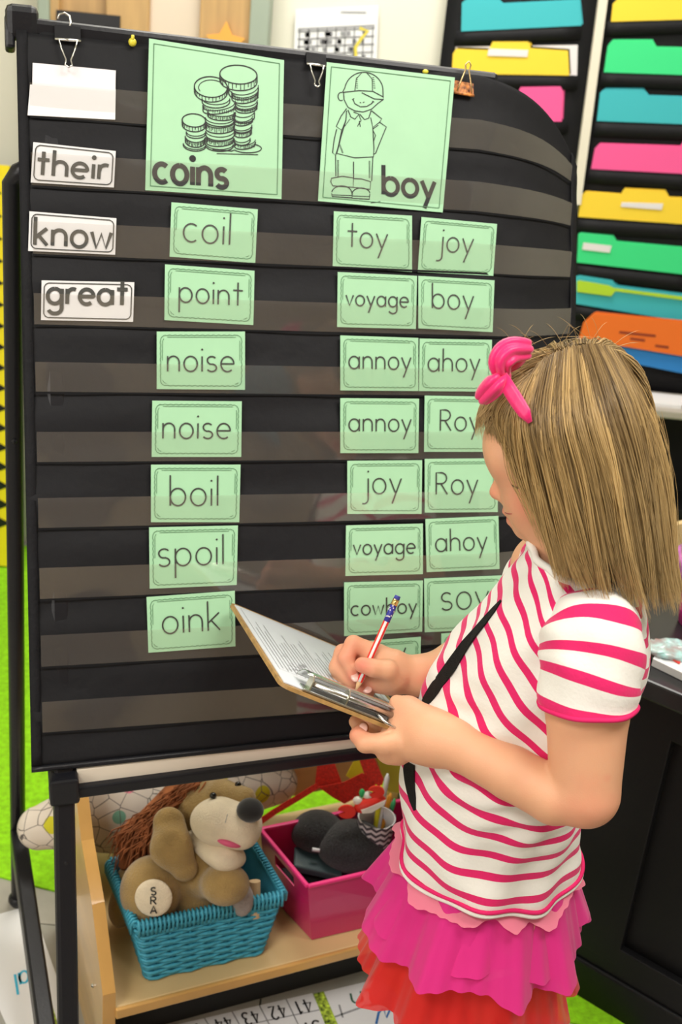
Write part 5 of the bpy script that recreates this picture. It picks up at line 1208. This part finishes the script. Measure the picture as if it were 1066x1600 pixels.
for a in range(131):
    cols = np.array([catm(GH[:, k], 13 * a / 130) for k in range(5)])
    for b in range(41):
        p = catm(cols, 4 * b / 40); HT[a, b] = p; HN[a, b] = unit(p - catm(CEN, 4 * b / 40))
def hs(i, t):
    """bilinear look-up of the hair surface and its outward direction"""
    x = min(max(i / 13 * 130, 0), 129.999); y = min(max(t * 40, 0), 39.999); a, b = int(x), int(y); fx_, fy_ = x - a, y - b
    q = lambda M: (M[a, b] * (1 - fx_) + M[a + 1, b] * fx_) * (1 - fy_) + (M[a, b + 1] * (1 - fx_) + M[a + 1, b + 1] * fx_) * fy_
    return q(HT), q(HN)
hm = mat('blond_hair', (.36, .22, .08), .42, spec=.5); nt = hm.node_tree; bb_ = nt.nodes['Principled BSDF']
a1 = nt.nodes.new('ShaderNodeAttribute'); a1.attribute_name = 'along'; a2 = nt.nodes.new('ShaderNodeAttribute'); a2.attribute_name = 'tone'
m1 = nt.nodes.new('ShaderNodeMix'); m1.data_type = 'RGBA'; m1.inputs[6].default_value = (.105, .060, .024, 1); m1.inputs[7].default_value = (.62, .41, .165, 1)
m2 = nt.nodes.new('ShaderNodeMix'); m2.data_type = 'RGBA'; m2.inputs[7].default_value = (.68, .48, .22, 1)
nt.links.new(a2.outputs['Fac'], m1.inputs[0]); nt.links.new(m1.outputs[2], m2.inputs[6]); pw_ = nt.nodes.new('ShaderNodeMath'); pw_.operation = 'POWER'; pw_.inputs[1].default_value = 3; nt.links.new(a1.outputs['Fac'], pw_.inputs[0])
pm = nt.nodes.new('ShaderNodeMath'); pm.operation = 'MULTIPLY'; pm.inputs[1].default_value = .6; nt.links.new(pw_.outputs[0], pm.inputs[0]); nt.links.new(pm.outputs[0], m2.inputs[0]); nt.links.new(m2.outputs[2], bb_.inputs['Base Color'])
# the mass under the strands
Q = np.array([[HT[a, b] - HN[a, b] * (.006 + .0015 * math.sin(a * .9)) for b in range(0, 35)] for a in range(13, 131)])
cap = grid('hair_base', Q, hm, girl, True)
for nm, val in (('along', np.tile(np.linspace(0, .5, 35), 118)), ('tone', .25 + .25 * np.repeat(np.sin(np.arange(118) * .9) ** 2, 35))):
    at = cap.data.attributes.new(nm, 'FLOAT', 'POINT'); at.data.foreach_set('value', val.astype(np.float32))
hv, hfaces, hal, hto = [], [], [], []
HR = random.Random(21)
CL = [(HR.uniform(0, 13), HR.uniform(.0, 1), HR.uniform(-.16, .16)) for _ in range(150)]; CL.sort()
def strand(pts, r, tone):
    n = len(pts); base = len(hv)
    for k in range(n):
        t = unit(pts[min(k + 1, n - 1)] - pts[max(k - 1, 0)]); vd = unit(pts[k] - CAM); a = unit(np.cross(t, vd)); b = np.cross(t, a)
        rr = r * (1 if k < n * .7 else max(.15, 1 - (k / (n - 1) - .7) / .3 * .85))
        for q in (0, 2.094, 4.189): hv.append(pts[k] + (a * math.cos(q) + b * math.sin(q)) * rr); hal.append(k / (n - 1)); hto.append(tone)
    for k in range(n - 1):
        for q in range(3): l = (q + 1) % 3; hfaces.append((base + k * 3 + q, base + k * 3 + l, base + k * 3 + 3 + l, base + k * 3 + 3 + q))
NS = 14
def hair_strand(i, c, lift, r, tone, t0=0., t1=1.):
    pts = []; wnd = HR.gauss(0, .10); ph = HR.uniform(0, 6.28); fr = HR.uniform(3, 7); am = HR.uniform(0, .0016)
    for k in range(NS):
        t = t0 + (t1 - t0) * k / (NS - 1); pull = .8 * min(1, t * 1.5) ** 1.5 * (1 if t < .8 else 1 - (t - .8) * 1.6)
        ii = i * (1 - pull) + c[0] * pull + c[2] * 2.4 * t * t + .10 * math.sin(t * 7 + c[1] * 19) * t + wnd * t
        p, nn = hs(min(max(ii, 0), 13), min(t, 1)); 
        if t > 1: p = p + (hs(ii, 1)[0] - hs(ii, .95)[0]) * (t - 1) * 20
        p = p + nn * (lift * math.sin(math.pi * min(1, .12 + t * .8)) + (.006 * c[1] - .003) * min(1, 2 * t) + .002 * math.sin(5 * t + c[1] * 30) + .022 * c[1] * max(0, t - .82) ** 1.2 * 2) + V3(am * math.sin(fr * t + ph), am * math.cos(fr * t * 1.3 + ph), 0)
        pts.append(p)
    strand(pts, r, tone)
for k in range(6500):
    i = HR.uniform(-.1, 13) if k % 5 else HR.uniform(7, 13)
    if k % 3: i = HR.uniform(0, 9)
    i = max(i, 0)
    short = i < 1.9 and HR.random() < (.80 if .25 < i < 1.5 else .5)
    c = min(CL, key=lambda q: abs(q[0] - i + HR.uniform(-.15, .15)))
    tone = min(1, max(0, .10 + .80 * c[1] ** 1.4 * HR.uniform(.6, 1.15) + HR.uniform(-.12, .22)))
    hair_strand(i, c, HR.uniform(-.003, .006), HR.uniform(.00034, .00066), tone, HR.uniform(0, .03), HR.uniform(.12, .55) if short else HR.uniform(.76, 1.03) + .13 * c[1])
# fringe wisps towards the chart, and flyaways on the crown
for k in range(90):
    o0 = Y_(838 + HR.uniform(-14, 8), 588 + HR.uniform(-6, 16), 1.03 + HR.uniform(-.01, .02)); a = HR.uniform(0, 1)
    p3_ = Y_(738 + 40 * a + HR.uniform(-4, 10), 652 + 40 * a * a + HR.uniform(-6, 14), 1.04 + HR.uniform(-.02, .02)); p1_ = o0 * .6 + p3_ * .4 + V3(0, 0, .010 + HR.uniform(0, .01)); p2_ = o0 * .25 + p3_ * .75 + V3(0, 0, .004)
    strand([catm([o0, p1_, p2_, p3_], 3 * q / 9) for q in range(10)], .0004, HR.uniform(.4, .9))
for k in range(30):
    x = HR.uniform(800, 965); o0 = Y_(x, 560 - 10 * math.sin((x - 800) / 165 * 3.14) + HR.uniform(-14, 6), 1.05); dx, dz, dy = HR.uniform(-.03, .035), HR.uniform(.008, .030), HR.uniform(-.02, .02)
    strand([o0 + V3(dx * s, dy * s, dz * .8 * math.sin(s * 1.5) + .006) for s in [q / 8 for q in range(9)]], .00022, HR.uniform(.4, .8))
for k in range(900):     # combed-back front and fringe over the forehead
    ph_ = HR.uniform(-1.25, 1.15); a0_ = math.radians(HR.uniform(72, 100)); a1_ = math.radians(HR.uniform(8, 30) + 8 * abs(ph_)); rr_ = HR.uniform(.99, 1.06); sw = HR.uniform(-.1, .25)
    P_ = []
    for q in range(12):
        s_ = q / 11; a = a0_ + (a1_ - a0_) * s_; f_ = ph_ + sw * s_
        P_.append(HC + ((hf * math.cos(a) * .0865 + hu * math.sin(a) * .0795) * math.cos(f_) + LB * math.sin(f_) * .0745) * rr_ * (1 - .02 * (1 - s_)))
    strand(P_, HR.uniform(.0003, .0005), HR.uniform(.15, .8))
for k in range(26):      # thin strands falling across the temple and cheek
    j_ = lambda s: HR.uniform(-s, s); a = HR.uniform(0, 1)
    P_ = [Y_(806 + j_(5), 612 + j_(6), 1.005), Y_(786 + 14 * a + j_(3), 668 + j_(5), 1.000), Y_(793 + 20 * a + j_(4), 738, .995), Y_(815 + 20 * a + j_(5), 790, .993), Y_(842 + 14 * a + j_(4), 842 + 26 * a, .990)]
    strand([catm(P_, 4 * q / 13) for q in range(14)], HR.uniform(.00022, .0004), HR.uniform(.5, 1))
for k in range(30):      # loose strands behind the back of the head
    i = HR.uniform(6.5, 8.2); pts = [hs(i, t)[0] + hs(i, t)[1] * (.004 + HR.uniform(.0, .002) + .010 * math.sin(3 * t + k)) for t in [.25 + .7 * q / 11 for q in range(12)]]; strand(pts, .00025, .7)
ho = mesh('hair', hv, hfaces, hm, girl, True, kind='stuff', label='shoulder length dark blond hair with lighter ends')
for nm, val in (('along', hal), ('tone', hto)):
    at = ho.data.attributes.new(nm, 'FLOAT', 'POINT'); at.data.foreach_set('value', np.array(val, np.float32))
# ---- hair band with a bow
PB = mat('pink_satin', (.82, .012, .16), .4, bump=.3, bscale=120, sheen=.3)
def strip(pts, ws, ups, th_, name, m, par):
    V = []; pts = [np.asarray(p, float) for p in pts]; n = len(pts)
    for i in range(n):
        t = unit(pts[min(i + 1, n - 1)] - pts[max(i - 1, 0)]); q = unit(np.cross(t, ups[i])); V.append([pts[i] + q * ws[i] / 2 * s for s in (-1, -.33, .33, 1)])
    return grid(name, V, m, par, True, thick=th_)
hb = [(784, 588), (796, 608), (808, 627), (820, 645), (829, 660)]
HBd = [1.000, .990, .982, .974, .970]
pts = [Y_(x, y, d - .006) for (x, y), d in zip(hb, HBd)]; up = [unit(p - HC) for p in pts]
band = strip(pts, [.012, .013, .0135, .012, .004], up, .0015, 'headband', PB, girl)
kn = Y_(786, 588, 1.000)
g = G(); g.ball(kn, (.008, .006, .008), 14, 10); g.out('bow_knot', PB, band, True)
def loop(tips, wid, nm='bow_loop'):
    P_ = [kn] + [Y_(*t) for t in tips] + [kn]; m_ = [catm(P_, (len(P_) - 1) * k / 20) for k in range(21)]
    ws = [wid * (.35 + .65 * math.sin(math.pi * k / 20)) for k in range(21)]
    strip(m_, ws, [unit(m_[min(k + 1, 20)] - m_[max(k - 1, 0)]) @ np.eye(3) * 0 + unit(CX * .7 - FW * .7) for k in range(21)], .0016, nm, PB, band)
def lobe(path, w, seed):
    m_ = [catm(path, (len(path) - 1) * k / 16) for k in range(17)]; V = []
    for k in range(17):
        t = unit(m_[min(k + 1, 16)] - m_[max(k - 1, 0)]); q = unit(np.cross(t, CAM - m_[k])); nn = unit(np.cross(q, t)); s = k / 16
        ww = w * (.22 + .78 * math.sin(math.pi * min(.93, s * .80 + .04)) ** .8)
        V.append([m_[k] + q * ww / 2 * v + nn * ((1 - v * v) * ww * .28 + .0022 * math.cos(v * 7 + seed) * (1 - .4 * s)) for v in [-1 + 2 * j / 14 for j in range(15)]])
    return grid('bow_loop', V, PB, band, True, thick=.003)
lobe([kn, Y_(782, 566, .995), Y_(798, 548, 1.000), Y_(827, 546, 1.010)], .023, 0)
lobe([kn, Y_(778, 598, .990), Y_(766, 610, .992), Y_(752, 624, .998)], .020, 2)
lobe([kn, Y_(790, 574, 1.01), Y_(803, 566, 1.014), Y_(818, 556, 1.020)], .014, 4)

# ================================================================== clipboard, paper, pencil
clip = thing('clipboard', 'brown hardboard clipboard with a steel clip, held in the girl\'s left hand', 'clipboard', BP(LW / 2, LL / 2))
def rrect(w, l, r, z):
    P = []
    for cx_, cy_, a0 in ((w - r, l - r, 0), (r, l - r, 90), (r, r, 180), (w - r, r, 270)): P += [BP(cx_ + r * math.cos(math.radians(a0 + 18 * k)), cy_ + r * math.sin(math.radians(a0 + 18 * k)), z) for k in range(6)]
    return P
g = G(); g.prism(rrect(LW, LL, .012, -.004), en * .004); g.out('hardboard', mat('hardboard', (.42, .24, .08), .5, noise=.25, nscale=90), clip)
g = G(); g.prism([BP(.004, .006, .0002), BP(LW - .010, .006, .0002), BP(LW - .010, LL - .012, .0002), BP(.004, LL - .012, .0002)], en * .0012); ws_ = thing('worksheet', 'white printed worksheet under the clipboard clip', 'paper', BP(LW / 2, LL / 2)); g.out('sheet', mat('worksheet_paper', (.72, .75, .80), .6), ws_)
g = G()
for k in range(26):
    x = .016 + k * (LW - .04) / 26; y0 = .05 + rng.uniform(0, .01); g.ribbon([BP(x, y0, .0017), BP(x, LL - .06 - rng.uniform(0, .08), .0017)], .0011, en)
g.ribbon([BP(.010, .05, .0017), BP(LW - .018, .05, .0017), BP(LW - .018, LL - .02, .0017), BP(.010, LL - .02, .0017)], .0008, en, closed=True)
for k in range(14): a, b = rng.uniform(.02, .06), rng.uniform(.05, .11); g.ribbon([BP(a, b, .0018), BP(a + .012, b + .006, .0018), BP(a + .008, b + .014, .0018)], .0009, en)
g.out('printed_lines', MATS['grey_ink'], ws_)
a0, a1 = LW * .14, LW * .80
CS_ = mat('clip_steel', (.62, .62, .60), .24, metal=1)
g = G(); n_ = 10; sec = [(.040 - .032 * k / n_, .002 + .016 * math.sin(math.pi * (.08 + .55 * k / n_))) for k in range(n_ + 1)]
gridP = [[BP(a0 + (a1 - a0) * s / 12, b + (.012 * math.cos(math.pi * s / 12 * 1) * 0), c) for b, c in sec] for s in range(13)]
grid('clip_plate', gridP, CS_, clip, True, thick=.0012)
g = G(); g.tube([BP(a0 + .01, .008, .010), BP(a1 - .004, .008, .010)], .0035, 12); g.out('spring', CS_, clip, True)
g = G(); g.box(BP((a0 + a1) / 2, .010, .0022), e1 * (a1 - a0) / 2, e2 * .009, en * .0012, .0008); g.out('clip_base', CS_, clip)
for a in (a0 + .006, a0 + (a1 - a0) * .42, a1 - .002):
    g = G(); g.prism([BP(a, .002, .001), BP(a, .018, .001), BP(a, .017, .013), BP(a, .008, .019), BP(a, .002, .013)], e1 * .0014); g.out('clip_bracket', mat('brass_steel', (.62, .60, .48), .28, metal=1), clip)
g = G(); g.tube([BP(a1 - .03, .004, .006), BP(a1 - .02, -.004, .003), BP(a1 - .008, -.006, .002), BP(a1, .002, .004)], .0016, 8); g.out('spring_arm', CS_, clip, True)
# pencil
pt = B(555, 1081, -.022); pe = B(622, 931, -.012); pu = unit(pe - pt); PL = float(np.linalg.norm(pe - pt))
pc_ = thing('writing_pencil', 'pencil with red and white stripes and a starry blue top, held in the right hand', 'pencil', pt)
def hexseg(a, b, r0, r1, nm, m, seg=12): g = G(); g.tube([pt + pu * a, pt + pu * b], [r0, r1], seg); return g.out(nm, m, pc_, True)
hexseg(.012, PL * .73, .0036, .0036, 'white_barrel', mat('pencil_white', (.85, .82, .80), .35))
g = G()
sx = unit(np.cross(pu, FW)); sy = np.cross(pu, sx)
for k in range(4):
    q0_, q1_ = math.pi / 2 * k + .2, math.pi / 2 * k + .95; V = []
    for q in (q0_, (q0_ + q1_) / 2, q1_): d = sx * math.cos(q) + sy * math.sin(q); V += [pt + pu * .012 + d * .00375, pt + pu * PL * .73 + d * .00375]
    g.add(V, [(0, 1, 3, 2), (2, 3, 5, 4)])
g.out('red_stripes', mat('pencil_red', (.80, .03, .02), .35), pc_)
hexseg(PL * .73, PL * .90, .0037, .0037, 'blue_sleeve', mat('pencil_blue', (.03, .03, .32), .35))
g = G()
for k in range(30):
    a, q = PL * (.735 + .16 * rng.random()), rng.uniform(0, 6.28); d = sx * math.cos(q) + sy * math.sin(q); t_ = np.cross(d, pu); c = pt + pu * a + d * .00378
    g.prism([c + (t_ * math.cos(w) + pu * math.sin(w)) * r_q for w, r_q in [(math.radians(36 * m), (.0012, .0005)[m % 2]) for m in range(10)]], d * .0001)
g.out('white_stars', MATS['pencil_white'], pc_, kind='stuff')
hexseg(PL * .90, PL * .96, .0039, .0039, 'ferrule', mat('gold_ferrule', (.80, .58, .22), .25, metal=1)); hexseg(PL * .96, PL, .0036, .0032, 'eraser', mat('blue_rubber', (.05, .06, .35), .7))
hexseg(.002, .012, .0009, .0036, 'sharpened_wood', mat('cedar', (.75, .48, .25), .7)); hexseg(0, .003, .0003, .0010, 'lead', INK)
